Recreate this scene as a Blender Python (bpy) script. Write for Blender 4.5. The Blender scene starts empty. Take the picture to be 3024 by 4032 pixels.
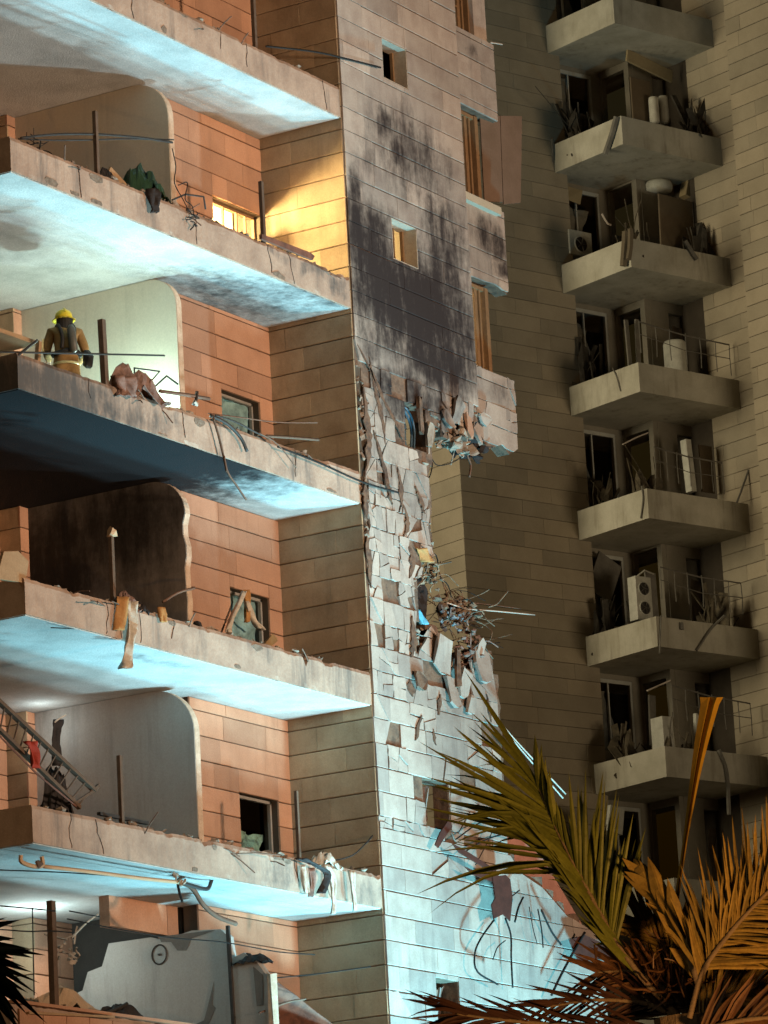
import bpy, bmesh, math, random
import numpy as np
from mathutils import Vector, Matrix, noise
S = bpy.context.scene
COL = S.collection
rnd = random.Random(7)

# ------------------------------------------------------------------ camera
FPX, YAW, PIT, ROL = 16795.05, 1.0245517, .24283277, -.05385438
PX = 3024 / 1659.0
_cy, _sy, _cp, _sp = math.cos(YAW), math.sin(YAW), math.cos(PIT), math.sin(PIT)
FWD = Vector((_sy * _cp, _cy * _cp, _sp))
_r = Vector((_cy, -_sy, 0)); _u = _r.cross(FWD)
RGT = _r * math.cos(ROL) + _u * math.sin(ROL)
UPV = _u * math.cos(ROL) - _r * math.sin(ROL)
EYE = Vector((0, 0, 1.6))
cam = bpy.data.cameras.new('camera'); camo = bpy.data.objects.new('camera', cam); COL.objects.link(camo)
camo.matrix_world = Matrix(((RGT.x, UPV.x, -FWD.x, 0), (RGT.y, UPV.y, -FWD.y, 0), (RGT.z, UPV.z, -FWD.z, 1.6), (0, 0, 0, 1)))
cam.sensor_fit = 'HORIZONTAL'; cam.sensor_width = 36; cam.lens = FPX / 3024 * 36
cam.clip_start = .5; cam.clip_end = 2000
S.camera = camo

# ------------------------------------------------------------------ night sky, faint added sun fill, exposure
w = bpy.data.worlds.new('World'); S.world = w; w.use_nodes = True
nt = w.node_tree
sky = nt.nodes.new('ShaderNodeTexSky'); sky.sky_type = 'NISHITA'; sky.sun_disc = False
SUN_DIR = Vector((-.80, .28, .36)).normalized()          # towards the added warm fill, low on the left
sky.sun_elevation = math.radians(4); sky.sun_rotation = math.atan2(SUN_DIR.x, SUN_DIR.y)
sky.air_density = 3; sky.dust_density = 8
nt.links.new(sky.outputs[0], nt.nodes['Background'].inputs[0])
nt.nodes['Background'].inputs[1].default_value = .012
sl = bpy.data.lights.new('left_fill_sun', 'SUN'); sl.energy = .24; sl.angle = math.radians(12); sl.color = (1, .82, .52)  # added weak warm fill for the left-facing walls
so = bpy.data.objects.new('left_fill_sun', sl); COL.objects.link(so)
so.rotation_euler = SUN_DIR.to_track_quat('Z', 'Y').to_euler()
S.cycles.max_bounces = 4; S.cycles.diffuse_bounces = 2
S.view_settings.view_transform = 'Standard'; S.view_settings.look = 'None'
S.view_settings.exposure = 0; S.view_settings.gamma = 1

def lamp(name, kind, loc, power, col, size=.3, target=None, spot=60, blend=.6):
    l = bpy.data.lights.new(name, kind); l.energy = power; l.color = col
    if kind != 'AREA': l.shadow_soft_size = size
    else: l.size = size
    if kind == 'SPOT': l.spot_size = math.radians(spot); l.spot_blend = blend
    o = bpy.data.objects.new(name, l); COL.objects.link(o); o.location = loc
    if target is not None:
        o.rotation_euler = (Vector(loc) - Vector(target)).to_track_quat('Z', 'Y').to_euler()
    return o
SODIUM = (1, .70, .47); COOL = (.22, .78, 1.0); WARM = (1, .74, .34)
# street lamps in front of the building, the rescue crew's floodlights at its foot, lamps left on indoors, and added unseen fills
lamp('street_lamp_light', 'SPOT', (43, -16, 10.5), 94000, SODIUM, 1.6, (50.5, 32, 19), 40, 1.0)
lamp('palm_lamp_light', 'SPOT', (18.5, 6.0, 1.6), 4600, (1, .50, .15), .4, (23.0, 12.0, 5.0), 60, .7)
lamp('floodlight_near', 'SPOT', (54.2, 27.2, 1.8), 20000, COOL, .5, (54.2, 32, 10.5), 95, 1.0)
lamp('added_flood_mid', 'SPOT', (52.4, 25.0, 1.8), 9000, (.42, .87, 1.0), .5, (48.5, 32.4, 12.8), 52, .7)  # extra unseen flood, placed to even out the lower ceilings
lamp('added_flood_high', 'SPOT', (52.6, 22.4, 1.8), 11000, (.55, .90, 1.0), .5, (49.0, 32.3, 17.2), 34, .7)  # extra unseen flood, coned to fill the ceilings higher up
lamp('floodlight_far', 'SPOT', (74, 12, 2.0), 30000, (.66, .93, 1.0), .4, (48.5, 33, 22), 19, .6)
lamp('room_lamp_light', 'POINT', (49.95, 34.75, 21.0), 2600, WARM, .3)
lamp('bath_lamp_light', 'POINT', (54.6, 32.85, 21.9), 170, WARM, .08)
lamp('pier_fill_light', 'POINT', (48.15, 35.15, 13.5), 7, (.85, 1, 1), .08)  # added unseen fill whitening the pier as floodlight would
lamp('back_wall_fill_light', 'POINT', (47.7, 35.0, 10.35), 48, (.75, 1, 1), .08)  # added unseen fill brightening the back wall of the lowest storey
lamp('rescue_lamp_light', 'POINT', (47.85, 33.3, 17.45), 240, (.62, 1.0, .95), .06)
lamp('tower_front_fill', 'SPOT', (74, -8, 12), 20000, (1, .80, .52), 6.0, (83, 45, 28), 34, .9)  # added unseen fill for the tower's front faces
lamp('tower_left_fill', 'SPOT', (48, 62, 28), 33000, (1, .88, .58), 8.0, (84, 45, 30), 50, .8)  # added unseen fill for the tower's left faces

# ------------------------------------------------------------------ pixel rays onto real planes
def ray(u, v):
    return FWD + RGT * ((u * PX - 1512) / FPX) - UPV * ((v * PX - 2016) / FPX)
def onY(u, v, Y): d = ray(u, v); return EYE + d * (Y / d.y)
def onX(u, v, X): d = ray(u, v); return EYE + d * (X / d.x)
def onZ(u, v, Z): d = ray(u, v); return EYE + d * ((Z - 1.6) / d.z)
def atD(u, v, D): d = ray(u, v); return EYE + d * (D / math.hypot(d.x, d.y))

# ------------------------------------------------------------------ materials
MATS = {}
def nd(t, kind, **k):
    n = t.nodes.new(kind)
    for a, b in k.items():
        if a == 'ins':
            for i, val in b.items(): n.inputs[i].default_value = val
        else: setattr(n, a, b)
    return n
def mth(t, op, a, b=None, c=None, clamp=False):
    n = t.nodes.new('ShaderNodeMath'); n.operation = op; n.use_clamp = clamp
    for i, x in enumerate((a, b, c)):
        if x is None: continue
        if hasattr(x, 'is_linked') or hasattr(x, 'links'): t.links.new(x, n.inputs[i])
        else: n.inputs[i].default_value = x
    return n.outputs[0]
def mixc(t, f, a, b, mode='MIX'):
    n = t.nodes.new('ShaderNodeMix'); n.data_type = 'RGBA'; n.blend_type = mode
    for sock, x in ((n.inputs[0], f), (n.inputs[6], a), (n.inputs[7], b)):
        if hasattr(x, 'links'): t.links.new(x, sock)
        elif isinstance(x, (int, float)): sock.default_value = x
        else: sock.default_value = (*x, 1) if len(x) == 3 else x
    return n.outputs[2]
def ramp(t, f, a, b):
    n = t.nodes.new('ShaderNodeMapRange'); n.interpolation_type = 'SMOOTHSTEP'
    t.links.new(f, n.inputs[0]); n.inputs[1].default_value = a; n.inputs[2].default_value = b
    return n.outputs[0]
def noi(t, vec, scale, detail=4, rough=.55):
    n = t.nodes.new('ShaderNodeTexNoise'); n.inputs['Scale'].default_value = scale
    n.inputs['Detail'].default_value = detail; n.inputs['Roughness'].default_value = rough
    t.links.new(vec, n.inputs['Vector']); return n.outputs[0]
def mapv(t, vec, scale=(1, 1, 1), loc=(0, 0, 0)):
    n = t.nodes.new('ShaderNodeMapping'); n.inputs['Scale'].default_value = scale; n.inputs['Location'].default_value = loc
    t.links.new(vec, n.inputs['Vector']); return n.outputs[0]
def surface(name, col, col2=None, rough=.85, nscale=3.0, amount=.5, bump=.15, bscale=25, tone=0.0,
            blobs=(), blob_col=(.035, .032, .036), streak=0.0, streak_col=(.10, .085, .07), metal=0.0, grain=.12, trans=0, blob_noise=.55):
    """stone / plaster / metal with mottling, per-piece tone, fine grain, and dark blobs (x,y,z,rx,ry,rz,strength) for soot stains and painted shade"""
    if name in MATS: return MATS[name]
    m = bpy.data.materials.new(name); m.use_nodes = True; t = m.node_tree
    bs = t.nodes['Principled BSDF']; bs.inputs['Roughness'].default_value = rough; bs.inputs['Metallic'].default_value = metal; bs.inputs['Specular IOR Level'].default_value = .22
    pos = nd(t, 'ShaderNodeNewGeometry').outputs['Position']
    c2 = col2 or tuple(x * .62 for x in col)
    f = ramp(t, noi(t, pos, nscale, 5, .62), .32, .72)
    c = mixc(t, mth(t, 'MULTIPLY', f, amount), col, c2)
    if tone:
        oi = mth(t, 'FRACT', mth(t, 'ADD', nd(t, 'ShaderNodeObjectInfo').outputs['Random'], nd(t, 'ShaderNodeNewGeometry').outputs['Random Per Island']))
        v = mth(t, 'MULTIPLY_ADD', oi, 2 * tone, 1 - tone)
        cb = nd(t, 'ShaderNodeCombineXYZ')
        t.links.new(v, cb.inputs[0]); t.links.new(mth(t, 'MULTIPLY_ADD', v, .9, .1), cb.inputs[1]); t.links.new(mth(t, 'MULTIPLY_ADD', v, .8, .2), cb.inputs[2])
        c = mixc(t, 1.0, c, cb.outputs[0], 'MULTIPLY')
    if grain:
        g = noi(t, pos, 46, 2, .7)
        c = mixc(t, 1.0, c, mixc(t, g, (1 - grain * 2.2,) * 3, (1 + grain * 1.6,) * 3), 'MULTIPLY')
    if streak:
        s = noi(t, mapv(t, pos, (5, 5, .55)), 1.0, 5, .65)
        s2 = noi(t, pos, .8, 2)
        sm = mth(t, 'MULTIPLY', ramp(t, s, .47, .75), ramp(t, s2, .35, .6))
        c = mixc(t, mth(t, 'MULTIPLY', sm, streak), c, streak_col)
    if blobs:
        tot = None
        wob = nd(t, 'ShaderNodeTexNoise'); wob.inputs['Scale'].default_value = 1.7; wob.inputs['Detail'].default_value = 4
        t.links.new(pos, wob.inputs['Vector'])
        wv = nd(t, 'ShaderNodeVectorMath', operation='MULTIPLY_ADD'); t.links.new(wob.outputs['Color'], wv.inputs[0])
        wv.inputs[1].default_value = (.9, .9, .9); wv.inputs[2].default_value = (-.45, -.45, -.45)
        wp = nd(t, 'ShaderNodeVectorMath', operation='ADD'); t.links.new(pos, wp.inputs[0]); t.links.new(wv.outputs[0], wp.inputs[1])
        for (x, y, z, rx, ry, rz, st) in blobs:
            sub = nd(t, 'ShaderNodeVectorMath', operation='SUBTRACT'); t.links.new(wp.outputs[0], sub.inputs[0]); sub.inputs[1].default_value = (x, y, z)
            dv = nd(t, 'ShaderNodeVectorMath', operation='DIVIDE'); t.links.new(sub.outputs[0], dv.inputs[0]); dv.inputs[1].default_value = (rx, ry, rz)
            ln = nd(t, 'ShaderNodeVectorMath', operation='LENGTH'); t.links.new(dv.outputs[0], ln.inputs[0])
            b = mth(t, 'MULTIPLY', ramp(t, ln.outputs['Value'], 1.5, .2), st)
            tot = b if tot is None else mth(t, 'MAXIMUM', tot, b)
        sn = noi(t, mapv(t, pos, (3.4, 3.4, .75)), 1.2, 6, .7)
        fine = noi(t, pos, 9, 4, .7)
        mod = mth(t, 'ADD', mth(t, 'MULTIPLY_ADD', sn, blob_noise * 3.2, -blob_noise * 1.6), mth(t, 'MULTIPLY_ADD', fine, blob_noise * 1.2, -blob_noise * .6))
        tot = mth(t, 'MULTIPLY', ramp(t, mth(t, 'ADD', tot, mth(t, 'MULTIPLY', mod, ramp(t, tot, .02, .35))), .02, 1.03), 1.0, clamp=True)
        c = mixc(t, tot, c, blob_col)
    t.links.new(c, bs.inputs['Base Color'])
    if bump:
        bn = nd(t, 'ShaderNodeBump'); bn.inputs['Strength'].default_value = bump; bn.inputs['Distance'].default_value = .02
        t.links.new(noi(t, pos, bscale, 6, .65), bn.inputs['Height']); t.links.new(bn.outputs[0], bs.inputs['Normal'])
    if trans:
        bs.inputs['Transmission Weight'].default_value = trans
    MATS[name] = m; return m
def emit(name, col, st):
    m = bpy.data.materials.new(name); m.use_nodes = True
    b = m.node_tree.nodes['Principled BSDF']; b.inputs['Base Color'].default_value = (*col, 1)
    b.inputs['Emission Color'].default_value = (*col, 1); b.inputs['Emission Strength'].default_value = st
    return m
def glass(name, col=(.5, .55, .55), alpha=.25):
    m = bpy.data.materials.new(name); m.use_nodes = True
    b = m.node_tree.nodes['Principled BSDF']; b.inputs['Base Color'].default_value = (*col, 1)
    b.inputs['Roughness'].default_value = .08; b.inputs['Alpha'].default_value = alpha
    return m

# ------------------------------------------------------------------ mesh helpers
def tag(o, label=None, cat=None, group=None, kind=None):
    for a, b in (('label', label), ('category', cat), ('group', group), ('kind', kind)):
        if b: o[a] = b
    return o
def link(name, me, mat=None, parent=None):
    o = bpy.data.objects.new(name, me); COL.objects.link(o)
    if mat is not None and me is not None and not me.materials: me.materials.append(mat)
    if parent is not None:
        o.parent = parent
        if parent.type == 'EMPTY' and parent.location.length > 0:
            o.matrix_parent_inverse = Matrix.Translation(-parent.location)
    return o
def empty(name, loc=(0, 0, 0)):
    o = bpy.data.objects.new(name, None); o.location = loc; o.empty_display_size = .2; COL.objects.link(o); return o
class MB:
    def __init__(s): s.v = []; s.f = []
    def add(s, vs, fs):
        n = len(s.v); s.v += [tuple(p) for p in vs]; s.f += [tuple(i + n for i in q) for q in fs]; return s
    def box(s, x0, x1, y0, y1, z0, z1, M=None, jit=0):
        vs = [Vector((x, y, z)) for z in (z0, z1) for y in (y0, y1) for x in (x0, x1)]
        if jit: vs = [p + Vector((rnd.uniform(-jit, jit), rnd.uniform(-jit, jit), rnd.uniform(-jit, jit))) for p in vs]
        if M: vs = [M @ p for p in vs]
        return s.add(vs, [(0, 2, 3, 1), (4, 5, 7, 6), (0, 1, 5, 4), (2, 6, 7, 3), (0, 4, 6, 2), (1, 3, 7, 5)])
    def bar(s, a, b, wd, th=None, up=Vector((0, 0, 1))):
        a = Vector(a); b = Vector(b); th = th or wd; d = (b - a)
        if d.length < 1e-6: return s
        d.normalize()
        if abs(d.dot(up)) > .98: up = Vector((1, 0, 0))
        x = d.cross(up).normalized() * wd / 2; y = x.cross(d).normalized() * th / 2
        vs = [p + sx * x + sy * y for p in (a, b) for sx, sy in ((-1, -1), (1, -1), (1, 1), (-1, 1))]
        return s.add(vs, [(3, 2, 1, 0), (4, 5, 6, 7), (0, 1, 5, 4), (1, 2, 6, 5), (2, 3, 7, 6), (3, 0, 4, 7)])
    def tube(s, pts, r, n=6, cap=True, taper=1.0):
        pts = [Vector(p) for p in pts]; rings = []
        t0 = (pts[1] - pts[0]).normalized(); ref = Vector((0, 0, 1)) if abs(t0.z) < .9 else Vector((1, 0, 0))
        nx = t0.cross(ref).normalized()
        for i, p in enumerate(pts):
            tv = (pts[min(i + 1, len(pts) - 1)] - pts[max(i - 1, 0)]).normalized()
            nx = (nx - tv * nx.dot(tv)).normalized(); ny = tv.cross(nx)
            k = (1 + (taper - 1) * i / (len(pts) - 1)) * (r[i] if isinstance(r, (list, tuple)) else r)
            rings.append([p + nx * math.cos(q) * k + ny * math.sin(q) * k for q in (2 * math.pi * j / n for j in range(n))])
        vs = [p for q in rings for p in q]; fs = []
        for i in range(len(rings) - 1):
            for j in range(n): fs.append((i * n + j, i * n + (j + 1) % n, (i + 1) * n + (j + 1) % n, (i + 1) * n + j))
        if cap: fs += [tuple(range(n - 1, -1, -1)), tuple(range((len(rings) - 1) * n, len(rings) * n))]
        return s.add(vs, fs)
    def prism(s, poly, O, U, V, N, t):
        """polygon in (u,v) of the frame O,U,V thickened by t along N (front face at O + N*t)"""
        O = Vector(O); U = Vector(U); V = Vector(V); N = Vector(N); n = len(poly)
        if sum(poly[i][0] * poly[(i + 1) % n][1] - poly[(i + 1) % n][0] * poly[i][1] for i in range(n)) < 0: poly = poly[::-1]
        if U.cross(V).dot(N) * t < 0: poly = poly[::-1]
        a = [O + U * p + V * q for p, q in poly]; b = [x + N * t for x in a]
        return s.add(a + b, [tuple(range(n - 1, -1, -1)), tuple(range(n, 2 * n))] + [(i, (i + 1) % n, n + (i + 1) % n, n + i) for i in range(n)])
    def rock(s, c, size, seed, n=13):
        r = random.Random(seed); bm = bmesh.new()
        for _ in range(n):
            d = Vector((r.gauss(0, 1), r.gauss(0, 1), r.gauss(0, 1))).normalized() * r.uniform(.72, 1)
            bm.verts.new(Vector(c) + Vector((d.x * size[0], d.y * size[1], d.z * size[2])))
        bmesh.ops.convex_hull(bm, input=bm.verts)
        bm.verts.index_update(); bm.verts.ensure_lookup_table()
        vs = [v.co.copy() for v in bm.verts]; idx = {v: i for i, v in enumerate(bm.verts)}
        s.add(vs, [tuple(idx[v] for v in f.verts) for f in bm.faces]); bm.free(); return s
    def sheet(s, O, U, V, nu, nv, amp, fs_, seed, fold=None, th=.0, outline=None):
        """crumpled cloth or torn sheet spanned by U x V from O; outline(a,b)->bool keeps cells"""
        O = Vector(O); U = Vector(U); V = Vector(V); N = U.cross(V).normalized(); g = []
        for j in range(nv + 1):
            for i in range(nu + 1):
                a, b = i / nu, j / nv
                p = O + U * a + V * b
                q = p * fs_ + Vector((seed * 7.1, seed * 3.3, 0))
                p = p + N * (noise.noise(q) * amp) + (U.normalized() * noise.noise(q + Vector((9, 0, 0))) + V.normalized() * noise.noise(q + Vector((0, 9, 0)))) * amp * .5
                if fold: p = fold(p, a, b)
                g.append(p)
        W = nu + 1
        cells = [(i, j) for j in range(nv) for i in range(nu) if outline is None or outline((i + .5) / nu, (j + .5) / nv)]
        return s.add(g, [(j * W + i, j * W + i + 1, (j + 1) * W + i + 1, (j + 1) * W + i) for i, j in cells])
    def build(s, name, mat, parent=None, smooth=False, solid=0, bevel=0):
        me = bpy.data.meshes.new(name); me.from_pydata(s.v, [], s.f)
        if smooth: me.polygons.foreach_set('use_smooth', [True] * len(me.polygons))
        me.update(); o = link(name, me, mat, parent)
        if solid: q = o.modifiers.new('s', 'SOLIDIFY'); q.thickness = solid; q.offset = 0
        if bevel: q = o.modifiers.new('b', 'BEVEL'); q.width = bevel; q.segments = 2; q.limit_method = 'ANGLE'
        return o
def bez(pts, n=8):
    """smooth path through points (Catmull-Rom)"""
    P = [Vector(p) for p in pts]; P = [P[0] * 2 - P[1]] + P + [P[-1] * 2 - P[-2]]; out = []
    for i in range(1, len(P) - 2):
        for j in range(n):
            t = j / n; a, b, c, d = P[i - 1], P[i], P[i + 1], P[i + 2]
            out.append(.5 * ((2 * b) + (c - a) * t + (2 * a - 5 * b + 4 * c - d) * t * t + (3 * b - a - 3 * c + d) * t ** 3))
    out.append(P[-2]); return out
# unit tile with softly broken arrises, shared by every whole tile
def unit_tile(key, mat):
    me = bpy.data.meshes.get('tile_' + key)
    if me: return me
    bm = bmesh.new(); e = .012
    lo = [(-.5, -.5), (.5, -.5), (.5, .5), (-.5, .5)]
    b = [bm.verts.new((x, z, 0)) for x, z in lo]; m = [bm.verts.new((x, z, .75)) for x, z in lo]
    f = [bm.verts.new((x * (1 - .4 * e), z * (1 - 4 * e), 1)) for x, z in lo]
    for i in range(4):
        j = (i + 1) % 4; bm.faces.new((b[i], b[j], m[j], m[i])); bm.faces.new((m[i], m[j], f[j], f[i]))
    bm.faces.new(f)
    me = bpy.data.meshes.new('tile_' + key); bm.to_mesh(me); bm.free(); me.materials.append(mat); return me
def clip(subj, u0, u1, z0, z1):
    def cut(P, ax, val, keep):
        out = []
        for i in range(len(P)):
            a, b = P[i], P[(i + 1) % len(P)]
            ia, ib = keep(a[ax], val), keep(b[ax], val)
            if ia: out.append(a)
            if ia != ib:
                t = (val - a[ax]) / (b[ax] - a[ax]); out.append((a[0] + (b[0] - a[0]) * t, a[1] + (b[1] - a[1]) * t))
        return out
    ge = lambda x, y: x >= y
    le = lambda x, y: x <= y
    for ax, val, kp in ((0, u0, ge), (0, u1, le), (1, z0, ge), (1, z1, le)):
        subj = cut(subj, ax, val, kp)
        if len(subj) < 3: return []
    return subj
def area(P): return abs(sum(P[i][0] * P[(i + 1) % len(P)][1] - P[(i + 1) % len(P)][0] * P[i][1] for i in range(len(P)))) / 2
def inside(p, P):
    c = False; n = len(P)
    for i in range(n):
        a, b = P[i], P[(i + 1) % n]
        if (a[1] > p[1]) != (b[1] > p[1]) and p[0] < (b[0] - a[0]) * (p[1] - a[1]) / (b[1] - a[1]) + a[0]: c = not c
    return c
COURSE, ZREF = .361, 18.67
TILES = []
def clad(parent, O, U, N, u0, u1, z0, z1, key, mat, holes=(), outline=None, tl=(.75, 1.25), course=COURSE, zref=ZREF, th=.03,
         gap=.015, vgap=.0012, seed=1, drop=0.0, name='stone_tile', skip=None, frag=0.0, tilt=0.0):
    """stone courses: one object per tile; u along U from O, z up; N outwards"""
    r = random.Random(seed); O = Vector(O); U = Vector(U); N = Vector(N); Z = Vector((0, 0, 1))
    rot = Matrix((U, Z, U.cross(Z))).transposed().to_4x4()
    flip = U.cross(Z).dot(N) < 0
    if flip: rot = Matrix((-U, Z, N)).transposed().to_4x4()
    k = math.floor((z0 - zref) / course)
    while zref + k * course < z1 - .01:
        a, b = max(z0, zref + k * course), min(z1, zref + (k + 1) * course); k += 1
        if b - a < .03: continue
        u = u0 - r.uniform(0, tl[0]) * .9; row = []
        while u < u1:
            l = r.uniform(*tl); p, q = max(u, u0), min(u + l, u1); u += l
            if row and q - p < .18: row[-1] = (row[-1][0], q)
            elif q - p > .02: row.append((p, q))
        for p, q in row:
            if r.random() < drop: continue
            rects = [(p, q, a, b)]
            for h0, h1, y0, y1 in holes:
                nr = []
                for (s0, s1, t0, t1) in rects:
                    if s1 <= h0 or s0 >= h1 or t1 <= y0 or t0 >= y1: nr.append((s0, s1, t0, t1)); continue
                    if s0 < h0: nr.append((s0, h0, t0, t1))
                    if s1 > h1: nr.append((h1, s1, t0, t1))
                    if t0 < y0: nr.append((max(s0, h0), min(s1, h1), t0, y0))
                    if t1 > y1: nr.append((max(s0, h0), min(s1, h1), y1, t1))
                rects = nr
            for (s0, s1, t0, t1) in rects:
                if s1 - s0 < .03 or t1 - t0 < .03: continue
                if skip and skip((s0 + s1) / 2, (t0 + t1) / 2): continue
                gq = gap * r.uniform(.55, 1.2); s0 += vgap / 2; s1 -= vgap / 2; t0 += gq / 2; t1 -= gq / 2
                full = True
                if outline is not None:
                    P = clip(outline, s0, s1, t0, t1); A = area(P) if len(P) > 2 else 0
                    if A < .006: continue
                    full = A > .97 * (s1 - s0) * (t1 - t0)
                pr = r.uniform(-.003, .003)
                if frag and r.random() < frag:
                    if full: P = [(s0, t0), (s1, t0), (s1, t1), (s0, t1)]
                    polys = [P]
                    for lev in range(1 + (r.random() < .5)):
                        nxt = []
                        for P in polys:
                            cu = sum(x for x, y in P) / len(P) + r.uniform(-.06, .06); ct = sum(y for x, y in P) / len(P)
                            an = r.uniform(.7, 2.4) if lev == 0 else r.uniform(-.6, .6); ca, sa = math.cos(an), math.sin(an)
                            for sg in (1, -1):
                                Q = []; dd = [((x - cu) * sa - (y - ct) * ca) * sg - .007 for x, y in P]
                                for i in range(len(P)):
                                    j = (i + 1) % len(P)
                                    if dd[i] > 0: Q.append(P[i])
                                    if (dd[i] > 0) != (dd[j] > 0):
                                        tt = dd[i] / (dd[i] - dd[j]); Q.append((P[i][0] + (P[j][0] - P[i][0]) * tt + r.uniform(-.015, .015), P[i][1] + (P[j][1] - P[i][1]) * tt))
                                if len(Q) > 2 and area(Q) > .006: nxt.append(Q)
                        polys = nxt
                    for Q in polys:
                        if r.random() < drop: continue
                        qu = sum(x for x, y in Q) / len(Q); qz = sum(y for x, y in Q) / len(Q); ra = r.uniform(-tilt, tilt) * .8
                        # knock corners about so no edge stays straight
                        R_ = []
                        for i in range(len(Q)):
                            a_, b_ = Q[i], Q[(i + 1) % len(Q)]; R_.append((a_[0] + r.uniform(-.012, .012), a_[1] + r.uniform(-.012, .012)))
                            if math.hypot(b_[0] - a_[0], b_[1] - a_[1]) > .14: R_.append(((a_[0] + b_[0]) / 2 + r.uniform(-.016, .016), (a_[1] + b_[1]) / 2 + r.uniform(-.012, .012)))
                        Q = [((x - qu) * math.cos(ra) - (y - qz) * math.sin(ra), (x - qu) * math.sin(ra) + (y - qz) * math.cos(ra)) for x, y in R_]
                        t1_, t2_ = r.uniform(-tilt, tilt), r.uniform(-tilt, tilt)
                        o = MB().prism(Q, O + U * qu + Z * qz + N * r.uniform(-.008, tilt * .3), (U + N * t1_).normalized(), (Z + N * t2_).normalized(), N, th + r.uniform(-.008, .012)).build(name, mat, parent)
                        TILES.append(o)
                    continue
                if full:
                    o = bpy.data.objects.new(name, unit_tile(key, mat)); COL.objects.link(o)
                    M = Matrix.Translation(O + U * (s0 + s1) / 2 + Z * (t0 + t1) / 2 + N * pr) @ rot @ Matrix.Diagonal((s1 - s0, t1 - t0, th, 1))
                    o.parent = parent; o.matrix_world = M; o.matrix_basis = M
                else:
                    P = [(x + r.uniform(-.006, .006), y + r.uniform(-.006, .006)) for x, y in P]
                    o = MB().prism(P, O + N * pr, U, Z, N, th).build(name, mat, parent)
                TILES.append(o)
def wall_grid(O, U, N, us, zs, keep, th, jit=None):
    """thick wall made of cells; keep(u,z) says which stand; th goes inwards (-N)"""
    O = Vector(O); U = Vector(U); N = Vector(N); Z = Vector((0, 0, 1)); m = MB()
    W, H = len(us), len(zs); vs = []
    for j in range(H):
        for i in range(W):
            du, dz = jit(us[i], zs[j]) if jit else (0, 0)
            vs.append(O + U * (us[i] + du) + Z * (zs[j] + dz))
    n = W * H; vs += [p - N * th for p in vs]; fs = []
    K = [[0 <= i < W - 1 and 0 <= j < H - 1 and keep((us[i] + us[i + 1]) / 2, (zs[j] + zs[j + 1]) / 2) for i in range(-1, W)] for j in range(-1, H)]
    kk = lambda i, j: K[j + 1][i + 1] if -1 <= i < W and -1 <= j < H else False
    for j in range(H - 1):
        for i in range(W - 1):
            if not kk(i, j): continue
            a, b, c, d = j * W + i, j * W + i + 1, (j + 1) * W + i + 1, (j + 1) * W + i
            fs += [(a, b, c, d), (n + d, n + c, n + b, n + a)]
            if not kk(i - 1, j): fs.append((a, d, n + d, n + a))
            if not kk(i + 1, j): fs.append((b, n + b, n + c, c))
            if not kk(i, j - 1): fs.append((a, n + a, n + b, b))
            if not kk(i, j + 1): fs.append((d, c, n + c, n + d))
    used = sorted({i for f in fs for i in f}); mp = {a: b for b, a in enumerate(used)}
    return m.add([vs[i] for i in used], [tuple(mp[i] for i in f) for f in fs])
def frange(a, b, s):
    n = max(1, round((b - a) / s)); return [a + (b - a) * i / n for i in range(n + 1)]
def merge(first, *ls):
    out = list(first)
    for l in ls:
        for x in l:
            if all(abs(x - y) > .03 for y in out): out.append(x)
    return sorted(out)
X3, Y3, Z3 = Vector((1, 0, 0)), Vector((0, 1, 0)), Vector((0, 0, 1))

# ------------------------------------------------------------------ ground
tag(MB().add([(-300, -300, 0), (500, -300, 0), (500, 500, 0), (-300, 500, 0)], [(0, 1, 2, 3)]).build(
    'ground', surface('asphalt', (.06, .058, .055), nscale=.4)), kind='structure')

# ================================================================== the damaged building
XC, YF = 51.85, 31.9
ZB = [22.81, 19.815, 16.82, 13.79, 10.81]                 # undersides of the balcony slabs, 3 m apart
SLAB = .50
XL, XS, XR = 43.45, 55.42, 57.3                           # slab end, end of the tall wall, end of the bay
def sb(u, v, hu, hv, st, Y=31.87):
    p = onY(u, v, Y); return (p.x, Y, p.z, hu / 75., 3, hv / 143., st)
SOOT = [sb(*q) for q in ((885, 655, 175, 165, 1.1), (800, 540, 80, 130, 1.0), (940, 770, 130, 100, 1.0), (880, 860, 120, 70, .9), (880, 330, 110, 130, .6), (960, 520, 70, 150, .8), (830, 1000, 90, 130, .32), (900, 1080, 80, 100, .25), (950, 1480, 110, 90, .22), (835, 275, 30, 60, .8), (862, 345, 24, 45, .75), (790, 330, 32, 75, .5), (772, 420, 22, 65, .8), (800, 490, 28, 60, .85),
        (870, 655, 85, 100, 1.0), (825, 610, 60, 70, .95), (960, 600, 45, 130, .9), (1000, 745, 38, 60, .85), (900, 730, 95, 80, .85),
        (962, 480, 22, 55, .65), (800, 730, 45, 80, .7), (905, 420, 18, 60, .5), (985, 815, 34, 60, .65), (890, 840, 60, 40, .6),
        (925, 330, 20, 60, .35), (970, 380, 18, 80, .4))]
SOOT += [sb(u, v, a, b, s, 32.3) for u, v, a, b, s in ((1060, 520, 50, 50, .85), (1085, 580, 30, 35, .8), (1015, 110, 24, 30, .55), (1075, 850, 40, 30, .4))]
STONE = surface('facade_stone', (.40, .335, .285), (.29, .225, .19), nscale=2.6, amount=.8, tone=.19, blobs=SOOT, blob_col=(.026, .018, .017), bump=.25, grain=.12, streak=.5, streak_col=(.13, .105, .10), blob_noise=.48)
STONE_SIDE = surface('side_stone', (.40, .305, .20), (.27, .195, .12), nscale=1.7, amount=.9, tone=.21, bump=.25, grain=.12, streak=.35, streak_col=(.16, .12, .075))
STONE_BACK = surface('recess_stone', (.46, .265, .175), (.36, .195, .125), nscale=1.7, amount=.7, tone=.19, bump=.25, grain=.12, streak=.3, streak_col=(.16, .09, .06))
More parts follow.
